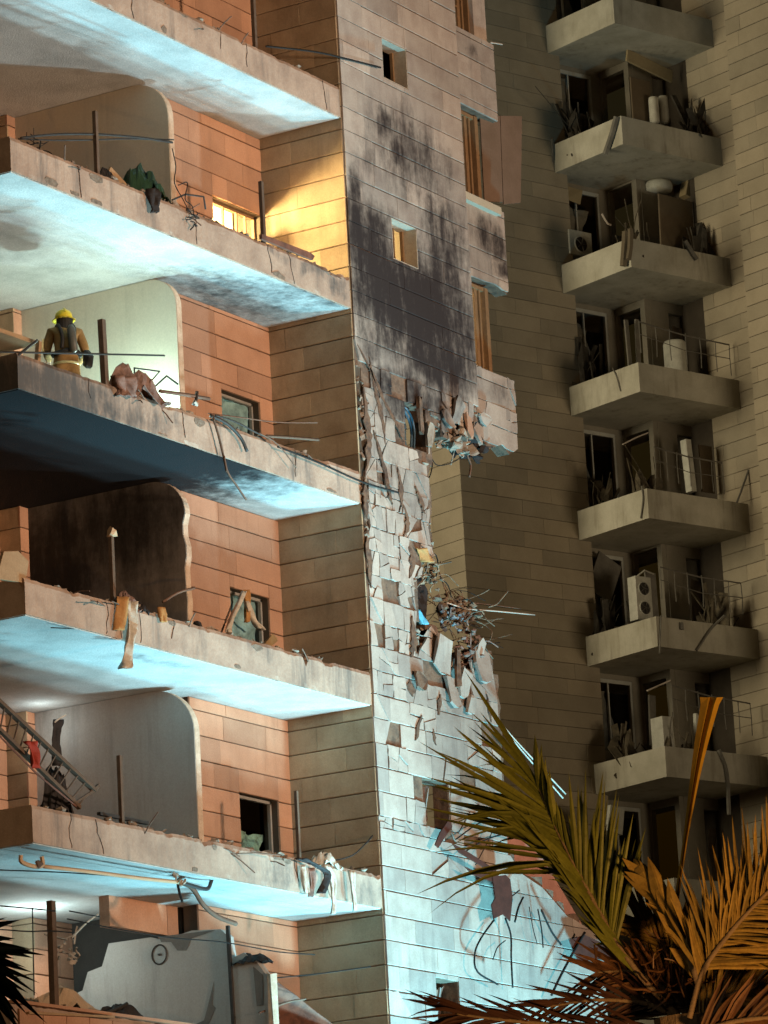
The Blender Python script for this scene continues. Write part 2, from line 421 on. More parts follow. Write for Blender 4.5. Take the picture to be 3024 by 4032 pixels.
BACKING = surface('mortar_backing', (.20, .125, .085), (.07, .05, .04), nscale=6, amount=.9, bump=.8, bscale=14)
JOINT = surface('dark_joint', (.09, .068, .05), bump=0)
PLASTER = surface('room_plaster', (.52, .46, .36), (.40, .34, .25), nscale=1.5, amount=.5, bump=.12)
fb = lambda u, v, hu, hv, st: sb(u, v, hu, hv, st, 31.9)
FASCIA = surface('slab_render', (.44, .315, .24), (.30, .205, .155), nscale=2.2, amount=.85, bump=.35, bscale=18, grain=.12, streak=.95, streak_col=(.14, .115, .10),
    blobs=[fb(700, 590, 60, 30, .6), fb(600, 545, 40, 25, .45), fb(230, 870, 22, 40, .9), fb(40, 810, 110, 60, 1.0), fb(160, 845, 150, 60, .85), fb(330, 900, 60, 40, .5), fb(560, 1420, 50, 30, .35), fb(600, 1890, 70, 40, .45), fb(780, 1920, 50, 30, .45), fb(640, 1030, 60, 30, .3), fb(520, 480, 30, 20, .3)],
    blob_col=(.09, .08, .075))
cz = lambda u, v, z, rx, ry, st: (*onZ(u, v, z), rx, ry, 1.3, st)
CEIL = surface('ceiling_render', (.58, .58, .56), (.40, .40, .385), nscale=1.5, amount=.85, bump=.5, bscale=38, grain=.16, blob_noise=.3,
    blobs=[cz(60, 960, ZB[2], 4.4, 3.4, 1.7), cz(200, 905, ZB[2], 4.0, 1.8, 1.7), cz(0, 1000, ZB[2], 3.6, 4, 1.7), cz(400, 975, ZB[2], 2.8, 1.2, 1.2), cz(520, 640, ZB[1], 2.2, 1.2, .62), cz(700, 640, ZB[1], 1.3, .5, .6), cz(340, 1430, ZB[3], .9, .25, .45)],  # third-slab blobs paint the shade of blocked floodlight into the colour
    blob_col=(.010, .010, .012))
STEEL = surface('brown_steel', (.13, .085, .06), (.07, .045, .03), rough=.6, nscale=9, bump=.2)
DARKSTEEL = surface('dark_steel', (.045, .038, .034), (.02, .018, .017), rough=.55, nscale=9, bump=.1)
B1 = empty('apartment_building', (XC, 34, 0))
tag(B1, 'blast-damaged pale stone apartment block with open balcony slabs and soot-stained wall', 'building')

# --- balcony slabs with chipped edges, rough rendered undersides
def slab(zb, x0, x1, y0, y1, th, seed, chip=.02, notch=()):
    r = random.Random(seed); xs = frange(x0, x1, .075); m = MB(); vs = []
    for x in xs:
        e = 0 if x in (x0, x1) else 1
        nz = noise.noise(Vector((x * 2.1, seed * 3.7, 0))) + .6 * noise.noise(Vector((x * 7, seed, 4)))
        ct = (r.uniform(0, chip) * .35 + max(0, nz - .25) * .075) * e
        cb = (r.uniform(0, chip * .4) + max(0, -nz - .35) * .10) * e
        for (a, b, d) in notch:
            if a <= x <= b: ct += d * r.uniform(.7, 1.1)
        vs += [(x, y1, zb), (x, y0 + cb * .6, zb + cb * .25), (x, y0 + r.uniform(0, .006), zb + .06), (x, y0 + r.uniform(0, .006), zb + th - .05 - ct), (x, y0 + .02 + ct * .6, zb + th - ct * .8), (x, y1, zb + th)]
    n = len(xs); fs = [(0, 1, 2, 3, 4, 5), tuple((n - 1) * 6 + q for q in (5, 4, 3, 2, 1, 0))]
    for i in range(n - 1):
        for q in range(6): fs.append((i * 6 + q, (i + 1) * 6 + q, (i + 1) * 6 + (q + 1) % 6, i * 6 + (q + 1) % 6))
    return m.add(vs, [f[::-1] for f in fs])
NOTCH = {1: [(51.25, 51.6, .04)], 2: [(50.4, 51.0, .03)], 3: [(50.1, 50.16, .16)], 4: [(50.1, 50.4, .05)]}
for i, zb in enumerate(ZB):
    slab(zb + .012, XL, XC - .01, YF, 36.6, SLAB - .012, 10 + i, .025, NOTCH.get(i, ())).build('balcony_slab', FASCIA, B1)
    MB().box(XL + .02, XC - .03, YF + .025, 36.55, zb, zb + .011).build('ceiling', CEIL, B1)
slab(7.80, XL - .6, XC - .01, YF, 36.6, .92, 33, .03).build('balcony_slab', FASCIA, B1)
PAR = surface('parapet_tile', (.48, .27, .17), (.40, .20, .13), nscale=4, amount=.6, tone=.1, rough=.5)
for j in range(17):
    x = 43.0 + j * .5
    MB().box(x, x + .488, YF - .035, YF - .005, 8.05, 8.66).build('parapet_tile', PAR, B1, bevel=.006)
MB().box(42.9, 51.5, YF - .05, YF + .12, 8.725, 8.765).build('coping', PAR, B1)

# --- cracks, bare rebar and crumbs along the slab edges
CRACK = surface('crack_dark', (.055, .04, .032), bump=0)
SLABS = [o for o in B1.children if o.name.startswith('balcony_slab')]
for i, zb in enumerate(ZB):
    r = random.Random(400 + i); so_ = SLABS[i]
    for k in range(4):
        x = r.uniform(44.2, 51.4); z = zb + SLAB - .03; m = MB(); pts = [(x, z)]
        for q in range(r.randint(3, 6)): x += r.gauss(.01, .025); z -= r.uniform(.06, .13); pts.append((x, max(zb + .03, z)))
        for (xa, za), (xb, zb2) in zip(pts[:-1], pts[1:]):
            if za - zb2 < .01: continue
            h = r.uniform(.003, .007); m.prism([(xa - h, za), (xa + h, za), (xb + h * .8, zb2), (xb - h * .8, zb2)], (0, YF + .002, 0), X3, Z3, -Y3, .006)
        if m.v: m.build('crack', CRACK, so_)
    for k in range(5):                                    # spalled patches showing the rough core
        x = r.uniform(44.0, 51.2); w_ = r.uniform(.12, .45); h = r.uniform(.05, .16); zc = zb + (SLAB - h * .6 if r.random() < .6 else h * .5 + .01)
        P = [(x + w_ * .5 * math.cos(q * .785) * r.uniform(.6, 1), zc + h * .5 * math.sin(q * .785) * r.uniform(.6, 1)) for q in range(8)]
        P = [(p, min(zb + SLAB - .045, max(zb + .03, q))) for p, q in P]
        MB().prism(P, (0, YF + .003, 0), X3, Z3, -Y3, .005).build('spalled_patch', surface('spall', (.25, .19, .145), (.14, .105, .08), nscale=9, amount=1, bump=.9, bscale=26), so_)
    for k in range(6):
        x = r.uniform(44.0, 51.3); z = zb + SLAB - r.uniform(.03, .12); d = Vector((r.gauss(0, .35), -r.uniform(.06, .3), r.gauss(-.02, .15)))
        MB().tube([(x, YF + .03, z), Vector((x, YF + .03, z)) + d * .5 + Vector((0, 0, .02)), Vector((x, YF + .03, z)) + d], .009, 5).build('rebar_stub', surface('rebar', (.17, .10, .07), (.09, .055, .04), nscale=12, bump=.3), so_)
    m = MB()
    for k in range(85):
        sz = abs(r.gauss(0, .03)) + .012; x = 43.7 + 8 * r.random() if k % 2 else r.choice((45.9, 47.4, 48.3, 49.2, 50.4)) + r.gauss(0, .25)
        m.rock((min(51.6, x), YF + r.uniform(.03, .2), zb + SLAB + sz * .4), (sz * r.uniform(1, 2), sz, sz * r.uniform(.6, 1.1)), r.random(), 8)
    tag(m.build('rubble_crumbs', surface('crumbs', (.32, .25, .195), (.14, .105, .08), nscale=9, amount=1, bump=.5)), ('crumbs of rubble strewn along the edge of the ' + ('topmost', 'second', 'third', 'fourth', 'fifth')[i] + ' slab'), 'rubble', kind='stuff')

MB().box(42.9, 58.28, YF + .03, 36.6, 0, 6.48).build('base_wall', STONE, B1)
MB().box(XL, XR - .05, YF - .1, 36.7, 27.45, 27.75).build('roof_slab', FASCIA, B1)
MB().box(42.0, XR - .3, 36.75, 44, 0, 27.4).build('core_wall', STONE_SIDE, B1)
# --- tall front wall beside the balconies, burnt, its lower half torn open
OUT = [(51.86, 6.5), (51.86, 14.9), (51.93, 15.4), (51.88, 16.0), (52.0, 16.5), (51.93, 17.1), (52.06, 17.6), (51.98, 18.2), (52.04, 18.75), (51.86, 19.35), (51.86, 27.4), (XS, 27.4),
       (XS, 19.0), (55.2, 18.75), (54.95, 18.55), (54.62, 18.72), (54.3, 18.38), (54.05, 18.62), (53.86, 18.45), (53.84, 17.98), (53.72, 17.7), (53.78, 17.2), (53.70, 16.8), (53.77, 16.4),
       (53.5, 16.25), (53.42, 16.0), (53.15, 15.92), (53.2, 15.4), (53.1, 15.0), (53.18, 14.72), (53.3, 14.9), (53.38, 15.12), (53.62, 15.26), (53.92, 15.02), (54.1, 14.7), (54.3, 15.0), (54.52, 14.55), (54.7, 14.7), (54.9, 15.12), (55.32, 15.05),
       (55.45, 14.4), (55.48, 13.0), (55.5, 12.05), (55.9, 11.75), (56.5, 11.6), (57.2, 11.25), (57.8, 11.12), (58.3, 10.95), (58.3, 6.5)]
WIN = [(53.1, 53.83, 23.80, 24.46), (53.1, 53.83, 20.89, 21.55), (53.19, 53.8, 17.98, 18.67), (53.14, 53.86, 12.19, 12.89), (53.17, 53.82, 9.2, 9.93)]
def in_hole(u, z, hs): return any(a < u < b and c < z < d for a, b, c, d in hs)
BOUT = [(x + (.10 if x > 53 and z < 18.8 else (-.02 if x < 52.3 else 0)), z - (.06 if z > 17.9 and x > 53.8 and z < 19 else -.05 if z < 16.3 and x > 53 else 0)) for x, z in OUT]
us = merge([XC + .015, XS - .005] + [q for h in WIN for q in h[:2]], frange(XC + .015, 58.3, .16))
zs = merge([q for h in WIN for q in h[2:]] + [27.4], frange(6.5, 27.4, .16))
def jit(u, z):
    near = (z < 19.2 and (u > 53.5)) or (u > XS + .1)
    if not near or in_hole(u, z, [(a - .05, b + .05, c - .05, d + .05) for a, b, c, d in WIN]): return (0, 0)
    q = Vector((u * 5, z * 5, 0)); return (noise.noise(q) * .07, noise.noise(q + Vector((5, 9, 1))) * .07)
W1 = wall_grid((0, YF, 0), X3, -Y3, us, zs, lambda u, z: inside((u, z), BOUT) and not in_hole(u, z, WIN), .26, jit).build('front_wall', BACKING, B1)
ZD0, ZD1 = ZREF - 11 * COURSE, ZREF + 1 * COURSE           # the shattered zone
clad(W1, (0, YF, 0), X3, -Y3, XC - .03, XS, ZD1, 27.4, 'front', STONE, WIN, OUT, seed=2)
def crack(u, z):                                           # tiles that fell along the long diagonal crack and in ragged patches
    return (abs(u - (51.95 + (19.3 - z) * .42)) < .09 and 17.2 < z < 19.3) or noise.noise(Vector((u * 2.2, z * 1.1, 3.3))) > .34
clad(W1, (0, YF, 0), X3, -Y3, XC, XS, ZD0, ZD1, 'front', STONE, WIN, OUT, tl=(.28, .6), seed=3, frag=.85, tilt=.026, drop=.09, skip=crack, vgap=.007)
def debris_skip(u, z): return z > 13.4 and u > 53.3 and rr.random() < .22
rr = random.Random(5)
clad(W1, (0, YF, 0), X3, -Y3, XC, XS + .08, 12.0, ZD0, 'front', STONE, WIN, OUT, tl=(.4, .8), seed=4, frag=.45, tilt=.018, drop=.03, skip=debris_skip, vgap=.006)
clad(W1, (0, YF, 0), X3, -Y3, XC, 58.3, 8.0, 12.0, 'front', STONE, WIN, OUT, tl=(.7, 1.3), seed=6, frag=.06, tilt=.02, vgap=.002)

SCARB = surface('mortar_scar', (.17, .095, .06), (.07, .045, .035), nscale=9, amount=1, bump=.8, bscale=20)
for k, (pts, wd) in enumerate((([(772, 745), (800, 800), (830, 870), (862, 930), (872, 955)], 9), ([(783, 830), (790, 900), (795, 960), (788, 1030)], 13), ([(805, 930), (822, 985), (838, 1060), (845, 1090)], 7), ([(795, 770), (812, 850), (825, 905), (830, 960)], 8),
        ([(870, 1090), (880, 1130), (872, 1160)], 9), ([(895, 1050), (908, 1085), (915, 1110)], 8), ([(790, 1130), (797, 1200), (800, 1270)], 9), ([(858, 1010), (864, 1050), (868, 1110)], 8), ([(786, 1040), (788, 1080), (790, 1120)], 11),
        ([(995, 1440), (1003, 1500), (990, 1530)], 9), ([(1015, 1480), (1020, 1540)], 8), ([(950, 1500), (945, 1545)], 8), ([(885, 1470), (890, 1505)], 14), ([(908, 1545), (897, 1600)], 8), ([(1050, 1500), (1060, 1560)], 7), ([(935, 1575), (940, 1610)], 9), ([(880, 1180), (890, 1210), (884, 1250)], 12), ([(888, 1330), (892, 1390), (886, 1420)], 13))):
    r = random.Random(300 + k); p = bez([onY(u, v, YF - .03) for u, v in pts], 6); L = []; R = []
    for i, q in enumerate(p):
        h = wd / 75. * .5 * math.sin(math.pi * (i + .6) / (len(p) + .2)) * r.uniform(.5, 1.3); dx = r.uniform(-.02, .02)
        L.append((q.x + dx - h, q.z)); R.append((q.x + dx + h, q.z))
    m = MB()
    for i in range(len(L) - 1): m.prism([L[i], R[i], R[i + 1], L[i + 1]], (0, YF - .03, 0), X3, Z3, -Y3, .012 + .006 * (k % 3))
    m.build('mortar_scar', SCARB, W1)
# crumbled masonry along the torn edges
m = MB(); r = random.Random(77); edge = [(x, z) for x, z in OUT if x > 53 and 14.5 < z < 19.1]
for (xa, za), (xb, zb_) in zip(edge[:-1], edge[1:]):
    for q in range(7):
        t = r.random(); sz = r.uniform(.03, .10)
        m.rock((xa + (xb - xa) * t + r.gauss(.02, .05), YF + r.uniform(.0, .24), za + (zb_ - za) * t + r.gauss(0, .05)), (sz * r.uniform(.8, 1.5), sz, sz * r.uniform(.6, 1.2)), r.random(), 9)
tag(m.build('broken_masonry', surface('crumbled_masonry', (.34, .26, .20), (.15, .10, .075), nscale=8, amount=1, bump=.7, bscale=20), W1), kind='stuff')
m = MB()
for q in range(70):
    sz = r.uniform(.02, .06); z = r.uniform(15, 19.2)
    m.rock((51.9 + r.gauss(.05, .04), YF + r.uniform(-.03, .1), z), (sz, sz, sz * 1.6), r.random(), 9)
tag(m.build('broken_masonry', MATS['crumbled_masonry'], W1), kind='stuff')

# --- side of that wall, facing the balconies
W2 = MB().box(XC + .02, XC + .26, YF + .01, 33.9, 6.5, 27.4).build('side_wall', JOINT, B1)
clad(W2, (XC + .02, 0, 0), Y3, -X3, YF + .002, 33.42, 8.3, 27.0, 'side', STONE_SIDE, seed=8, tl=(.7, 1.5), th=.03)

# --- recessed wall behind the balconies: window beside the side wall in each storey
DARKROOM = surface('dark_room', (.05, .045, .04), bump=0)  # near-black colour stands for the shade of unlit rooms and openings
FRAME = surface('window_frame', (.30, .29, .27), rough=.5, bump=.05)
BROWNFRAME = surface('brown_frame', (.26, .16, .085), (.15, .085, .045), rough=.55, nscale=8, bump=.1)
storeys = [(23.31, 27.2)] + [(ZB[i + 1] + SLAB, ZB[i]) for i in range(4)] + [(8.72, ZB[4])]
YB = 33.4
for i, (z0, z1) in enumerate(storeys):
    top = z1 - 1.24 if i else 99
    x1 = 51.80 if i == 1 else 51.5
    hole = [(50.47, x1, z0 + .28, top)] if i else []
    us = merge([49.32, XC + .015] + [q for h in hole for q in h[:2]], [50.0])
    zs = merge([z0, z1] + [q for h in hole for q in h[2:]], [])
    wb = wall_grid((0, YB, 0), X3, -Y3, us, zs, lambda u, z: not in_hole(u, z, hole), .24).build('recess_wall', JOINT, B1)
    clad(wb, (0, YB, 0), X3, -Y3, 49.30, XC - .01, z0, z1, 'recess', STONE_BACK, hole, seed=20 + i, tl=(.9, 1.5))
    MB().box(48.80 if i < 5 else 49.05, 49.31, YB + .33, YB + .5, z0, z1).build('return_wall', STONE_BACK, B1)
    if i == 5: MB().box(47.65, 49.04, YB + .33, YB + .5, 10.385, z1).build('lintel', STONE_BACK, B1)
    rm = MB().box(49.35, 49.45, YB + .3, 36.2, z0, z1).box(49.45, 51.9, 36.1, 36.2, z0, z1).box(51.86, 51.95, 33.95, 36.2, z0, z1)
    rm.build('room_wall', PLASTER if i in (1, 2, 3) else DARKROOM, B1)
    if hole:
        h0, h1, y0, y1 = hole[0]
        wn = empty('window', (h0, YB, y0)); wn.parent = B1; wn.matrix_parent_inverse = Matrix.Translation(-B1.location)
        def WP(m, name, mat, **k):
            o = m.build(name, mat, **k); o.parent = wn; o.matrix_parent_inverse = (Matrix.Translation(B1.location) @ B1.matrix_world.inverted() if False else Matrix.Translation(-wn.location)); return o
        f = MB()
        for a, b, c, d in ((h0, h0 + .04, y0, y1), (h1 - .04, h1, y0, y1), (h0, h1, y1 - .04, y1)):
            f.box(a, b, YB + .10, YB + .15, c, d)
        WP(f, 'frame', FRAME if i != 1 else BROWNFRAME)
        if i == 1:
            for q in (.35, .62, .80):
                WP(MB().box(h0 + q * (h1 - h0), h0 + q * (h1 - h0) + .025, YB + .10, YB + .14, y0, y1 - .04), 'mullion', BROWNFRAME)
            WP(MB().sheet((h0 + .62, YB + .12, y0), (.4, 0, .02), (.02, 0, .6), 6, 6, .06, 6, 3), 'torn_pane', surface('pale_film', (.7, .68, .6), bump=0))
        elif i in (2, 3):
            WP(MB().sheet((h0 + .03, YB + .18, y0 + .3), (h1 - h0 - .06, 0, 0), (0, 0, y1 - y0 - .33), 10, 8, .12, 3.5, i), 'torn_pane', surface('teal_film', (.25, .42, .43), (.10, .17, .18), nscale=5, amount=1, rough=.35, bump=.3, bscale=9))
            MB().box(h1 - .01, h1 + .015, YB + .035, YB + .14, y0, y1)
        elif i in (4, 5):
            WP(MB().sheet((h0 + .03, YB + .2, y0 - .1), (h1 - h0 - .1, 0, .05), (0, .02, .55), 9, 7, .16, 5, i), 'torn_pane', surface('green_film', (.25, .42, .33), (.05, .07, .06), nscale=8, amount=1, rough=.5, bump=.4, bscale=12))
lamp('upper_film_fill', 'POINT', (50.9, 35.2, 18.9), 26, (.45, .95, 1), .1)  # added cool fill behind the teal window film
lamp('lower_film_fill', 'POINT', (50.9, 35.2, 15.9), 20, (.5, .95, 1), .1)  # second added fill, for the film one storey down
lamp('green_film_fill', 'POINT', (51.0, 34.9, 10.0), 6, (.4, 1, .8), .1)  # added greenish fill behind the lowest window

# --- deep part of the balconies: stone pier and back wall
for i, (z0, z1) in enumerate(storeys):
    pw = MB().box(48.45, 50.6, 35.63, 36.5, z0, z1).build('pier', JOINT, B1)
    clad(pw, (0, 35.63, 0), X3, -Y3, 48.42, 49.9, z0, z1, 'recess', STONE_BACK, seed=40 + i, tl=(.9, 1.5))
    clad(pw, (48.45, 0, 0), Y3, -X3, 35.60, 35.98, z0, z1, 'side', STONE_SIDE, seed=50 + i, tl=(1, 1.5))
    bw = MB().box(42, 48.45, 36.0, 36.3, z0, z1).build('back_wall', JOINT, B1)
    clad(bw, (0, 36.0, 0), X3, -Y3, 47.0, 48.42, z0, z1, 'recess', STONE_BACK, seed=60 + i, tl=(1.2, 1.6))

# --- rounded privacy partitions across the balconies
PART = surface('partition_plaster', (.58, .51, .40), (.50, .43, .33), nscale=1.1, amount=.5, bump=.1, grain=.09, streak=.2)
PARTG = surface('partition_grey', (.40, .37, .34), (.34, .315, .29), nscale=1.1, amount=.5, bump=.12, grain=.10, streak=.3, blob_noise=.25,
    blobs=[(48.6, 35.4, 15.6, 1, 1.6, 1.9, 1.0), (48.6, 34.0, 16.3, 1, 1.8, 1.1, .85), (48.6, 33.4, 15.2, 1, 1.0, 1.5, .5)], blob_col=(.03, .026, .022))  # dark blobs blacken the back and top of one storey's partition
EDGE = surface('partition_edge', (.60, .47, .36), (.42, .30, .21), nscale=6, amount=.8, bump=.5, bscale=18)
XP, YP0 = 48.62, 32.86
def arch(y0, y1, z0, z1, r, jag=0, seed=0):
    rg = random.Random(seed); P = [(y1, z0), (y1, z1 - .0)]
    for q in range(11):
        a = math.pi / 2 * q / 10
        P.append((y0 + r - r * math.sin(a), z1 - r * .95 + r * .95 * math.cos(a)))
    z = z1 - r - .12
    while z > z0 + .1:
        P.append((y0 + (rg.uniform(0, .05) if jag else 0), z)); z -= .16
    P.append((y0, z0)); return P
for i, (z0, z1) in enumerate(storeys[1:5]):
    P = arch(YP0, 35.6, z0, z1 - .008, (.62, .48, .58, .70)[i], i in (2,), i)
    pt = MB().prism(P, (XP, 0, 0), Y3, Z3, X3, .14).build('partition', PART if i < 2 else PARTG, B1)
    # exposed front edge: a strip just proud of the plaster
    e = MB(); Q = P[2:]
    for a, b in zip(Q[:-1], Q[1:]):
        e.add([(XP + .012, a[0] - .006, a[1]), (XP + .132, a[0] - .006, a[1] + .004), (XP + .132, b[0] - .006, b[1]), (XP + .012, b[0] - .006, b[1])], [(0, 1, 2, 3)])
    e.build('edge_strip', EDGE, pt)
# lowest storey: partition with its top and front torn off
rg = random.Random(3)
P = [(35.5, 8.7), (35.5, 9.65), (35.1, 9.75), (35.0, 10.0), (34.75, 10.05), (34.62, 10.36), (33.9, 10.36), (33.7, 10.30), (33.45, 10.33), (33.2, 10.37), (32.72, 10.33), (32.6, 10.22), (32.56, 9.9), (32.35, 9.96), (32.12, 9.78), (31.99, 9.6), (31.97, 9.2), (31.93, 8.7)]
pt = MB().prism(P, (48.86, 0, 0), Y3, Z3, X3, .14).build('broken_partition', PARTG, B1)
SCAR = surface('scar_plaster', (.17, .155, .14), (.13, .12, .105), nscale=8, bump=.3)
MB().prism([(33.75, 10.35), (33.72, 10.27), (33.55, 10.25), (33.45, 10.12), (33.3, 10.10), (33.2, 10.26), (32.95, 10.30), (32.8, 10.33)], (48.856, 0, 0), Y3, Z3, -X3, .004).build('plaster_scar', SCAR, pt)
MB().prism([(33.3, 8.8), (33.25, 9.05), (33.05, 9.1), (32.92, 9.45), (32.86, 9.62), (32.9, 9.3), (32.85, 9.25), (33.0, 9.0), (33.1, 8.8)], (48.856, 0, 0), Y3, Z3, -X3, .004).build('plaster_scar', SCAR, pt)
MB().prism([(32.2, 9.75), (32.05, 9.62), (32.06, 9.2), (32.17, 9.2)], (48.856, 0, 0), Y3, Z3, -X3, .004).build('plaster_scar', SCAR, pt)
c = onX(344, 2062, 48.85); m = MB(); n = 24
m.tube([(48.85, c.y + .125 * math.cos(2 * math.pi * q / n), c.z + .135 * math.sin(2 * math.pi * q / n)) for q in range(n + 1)], .012, 5, False)
m.box(48.83, 48.856, c.y - .015, c.y + .015, c.z - .015, c.z + .015); m.build('round_fitting', DARKSTEEL, pt)
MB().bar((48.84, 32.55, 8.7), (48.84, 32.58, 10.36), .05, .04).build('steel_upright', DARKSTEEL, pt)
m = MB(); m.box(48.84, 49.0, 31.9, 31.97, 8.7, 9.62, jit=.02); m.build('edge_strip', EDGE, pt)

# --- bay beyond the tall wall: spandrels with windows between
YW = 32.3
spans = [(25.62, 24.30), (22.76, 21.40), (19.93, 18.72)]
for i, (zt, zl) in enumerate(spans):
    O2 = [(XS - .1, zl), (XR, zl), (XR, zt), (XS - .1, zt)]
    if i == 2: O2 = [(XS - .1, 18.78), (55.9, 18.70), (56.1, 18.8), (56.4, 18.62), (56.8, 18.78), (57.05, 18.66), (57.28, 18.80), (XR, 19.2), (XR, zt), (XS - .1, zt)]
    if i == 1: O2 = [(XS - .1, zl), (56.6, zl + .02), (56.9, zl + .05), (XR, zl - .03), (XR, zt), (XS - .1, zt)]
    sp = MB().prism(O2, (0, YW, 0), X3, Z3, Y3, .22).build('spandrel', BACKING, B1)
    clad(sp, (0, YW, 0), X3, -Y3, XS - .1, XR, zl, zt, 'front', STONE, (), O2, seed=70 + i, tl=(.8, 1.3), frag=.5 if i == 2 else 0, tilt=.04)
# stepped crack in the highest spandrel, pale render stripped to the right of the top window
MB().box(XR - .52, XR - .12, YW + .02, YW + .2, 25.64, 27.4).build('jamb', STONE, B1)
for i, (z0, z1) in enumerate(((25.64, 27.3), (22.78, 24.28), (19.95, 21.38))):
    wn = empty('window', (XS, YW, z0)); wn.parent = B1; wn.matrix_parent_inverse = Matrix.Translation(-B1.location)
    def WP(m, name, mat, **k):
        o = m.build(name, mat, **k); o.parent = wn; o.matrix_parent_inverse = Matrix.Translation(-wn.location); return o
    f = MB(); x1 = XR - .5
    f.box(x1 - .05, x1 + .05, YW + .10, YW + .24, z0, z1).box(x1 - .32, x1 - .24, YW + .14, YW + .22, z0, z1).box(x1 - .18, x1 - .13, YW + .14, YW + .2, z0, z1).box(XS, x1 + .05, YW + .12, YW + .2, z1 - .06, z1)
    WP(f, 'frame', BROWNFRAME)
    if i == 0: WP(MB().bar((XS + .2, YW + .12, z0 + .95), (x1 - .1, YW + .1, z0 + .80), .05).bar((XS + .2, YW + .16, z0 + .4), (x1 - .3, YW + .15, z0 + .45), .03), 'rail', BROWNFRAME)
    WP(MB().box(XS, x1 - .28, YW + .165, YW + .172, z0, z1 - .08), 'pane', glass('bay_glass', (.25, .25, .22), .35))
# inner room walls seen through the small windows and the bay (above the torn storey only)
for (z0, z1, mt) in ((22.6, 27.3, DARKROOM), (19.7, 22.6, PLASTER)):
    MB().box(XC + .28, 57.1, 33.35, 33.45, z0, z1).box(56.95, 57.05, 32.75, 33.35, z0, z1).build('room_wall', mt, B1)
MB().box(XC + .28, 57.05, YF + .27, 33.35, 22.62, 22.75).build('room_floor', PLASTER, B1)
MB().box(XC + .28, 57.05, YF + .45, 33.35, 19.72, 19.85).build('room_floor', PLASTER, B1)
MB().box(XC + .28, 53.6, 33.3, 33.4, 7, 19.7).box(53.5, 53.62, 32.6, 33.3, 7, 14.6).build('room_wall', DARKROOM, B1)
# small windows in the tall wall
for i, (a, b, c, d) in enumerate(WIN):
    wn = empty('window', (a, YF, c)); wn.parent = B1; wn.matrix_parent_inverse = Matrix.Translation(-B1.location)
    def WP(m, name, mat, **k):
        o = m.build(name, mat, **k); o.parent = wn; o.matrix_parent_inverse = Matrix.Translation(-wn.location); return o
    jm = MB().box(b - .014, b - .002, YF - .026, YF + .27, c + .003, d - .003).box(a + .002, a + .014, YF - .026, YF + .27, c + .003, d - .003).box(a + .014, b - .014, YF - .026, YF + .27, d - .014, d - .002).box(a + .014, b - .014, YF - .026, YF + .27, c + .002, c + .014)
    if i < 2: WP(jm, 'reveal', surface('reveal_render', (.47, .40, .32), nscale=5, bump=.2))
    if i in (0, 1):
        f = MB().box(a + .34, a + .37, YF + .2, YF + .24, c, d).box(b - .05, b - .01, YF + .2, YF + .25, c, d)
        if i == 1: f.box(a + .42, a + .445, YF + .2, YF + .24, c, d)
        WP(f, 'frame', BROWNFRAME)
    if i == 2:
        bl = surface('blue_shutter', (.12, .20, .27), (.05, .08, .11), nscale=6, amount=.8, rough=.4)
        for q in range(4):
            m = MB(); zz = c + .02 + q * .165
            m.sheet((a, YF + .16, zz), (.36, .02, 0), (0, .015, .15), 6, 3, .03, 5, q); WP(m, 'slat', bl, solid=.012)
        pts = [(a + .36, YF + .12, c + .02), (a + .40, YF + .12, c + .3), (a + .34, YF + .12, c + .5), (a + .2, YF + .12, c + .62), (a + .0, YF + .12, c + .64)]
        WP(MB().tube(bez(pts, 5), .022, 6), 'bent_frame', surface('blue_frame', (.07, .12, .16), rough=.4))
        WP(MB().tube(bez([(p[0] + .09, p[1], p[2] + .03) for p in pts], 5), .018, 6), 'bent_frame', surface('blue_frame', (.07, .12, .16), rough=.4))
    if i >= 3:
        WP(MB().sheet((a, YF + .18, c), (.5, .1, .06), (.12, 0, .62), 5, 5, .14, 5, i), 'torn_pane', surface('sooty_board', (.20, .11, .08), (.05, .035, .03), nscale=5, amount=1))
        WP(MB().bar((a + .1, YF + .1, c), (a + .35, YF + .12, d - .1), .03), 'bent_frame', FRAME)

# --- railing posts left standing on the slabs
def post(x, zf, h, y=YF + .07, w=.06, lean=0, mat=STEEL):
    MB().bar((x, y, zf - .02), (x + lean, y, zf + h), w, w).build('railing_post', mat, B1, bevel=.006)
for i, zb in enumerate(ZB):
    t = zb + SLAB
    if i == 0: post(49.66, t, .92); continue
    post(45.52, t, .92, lean=-.03 if i == 2 else 0, w=.085 if i == 2 else .06)
    if i in (1,): post(49.64, t, .95)
    if i == 4: post(49.8, t, .98, w=.05)
post(43.88, 8.72, 1.40, w=.09)

# ================================================================== the tower block behind, turned 19 degrees
TH = math.radians(-19)
E1 = Vector((math.cos(TH), math.sin(TH), 0)); E2 = Vector((-math.sin(TH), math.cos(TH), 0)); B2O = Vector((84.0, 44.01, 0))
RB = Matrix(((E1.x, E2.x, 0, B2O.x), (E1.y, E2.y, 0, B2O.y), (0, 0, 1, 0), (0, 0, 0, 1)))
def lp(u, v, z): return B2O + E1 * u + E2 * v + Z3 * z
def b2px(u, v, plane, val):
    """pixel -> point on a plane of the tower: plane 'v' or 'u' = val"""
    d = ray(u, v); n = E2 if plane == 'v' else E1
    return EYE + d * (((B2O - EYE).dot(n) + val) / d.dot(n))
B2 = empty('tower_block', tuple(lp(0, 2.4, 0)))
tag(B2, 'dim stone-clad tower block with a column of wrecked corner balconies behind', 'building')
TSTONE = surface('tower_stone', (.40, .34, .255), (.31, .26, .19), nscale=.9, amount=.8, tone=.14, bump=.2, grain=.10)
TWHITE = surface('tower_balcony', (.52, .49, .41), (.38, .35, .275), nscale=1.6, amount=.8, bump=.2, grain=.10, streak=.75, streak_col=(.22, .19, .15))
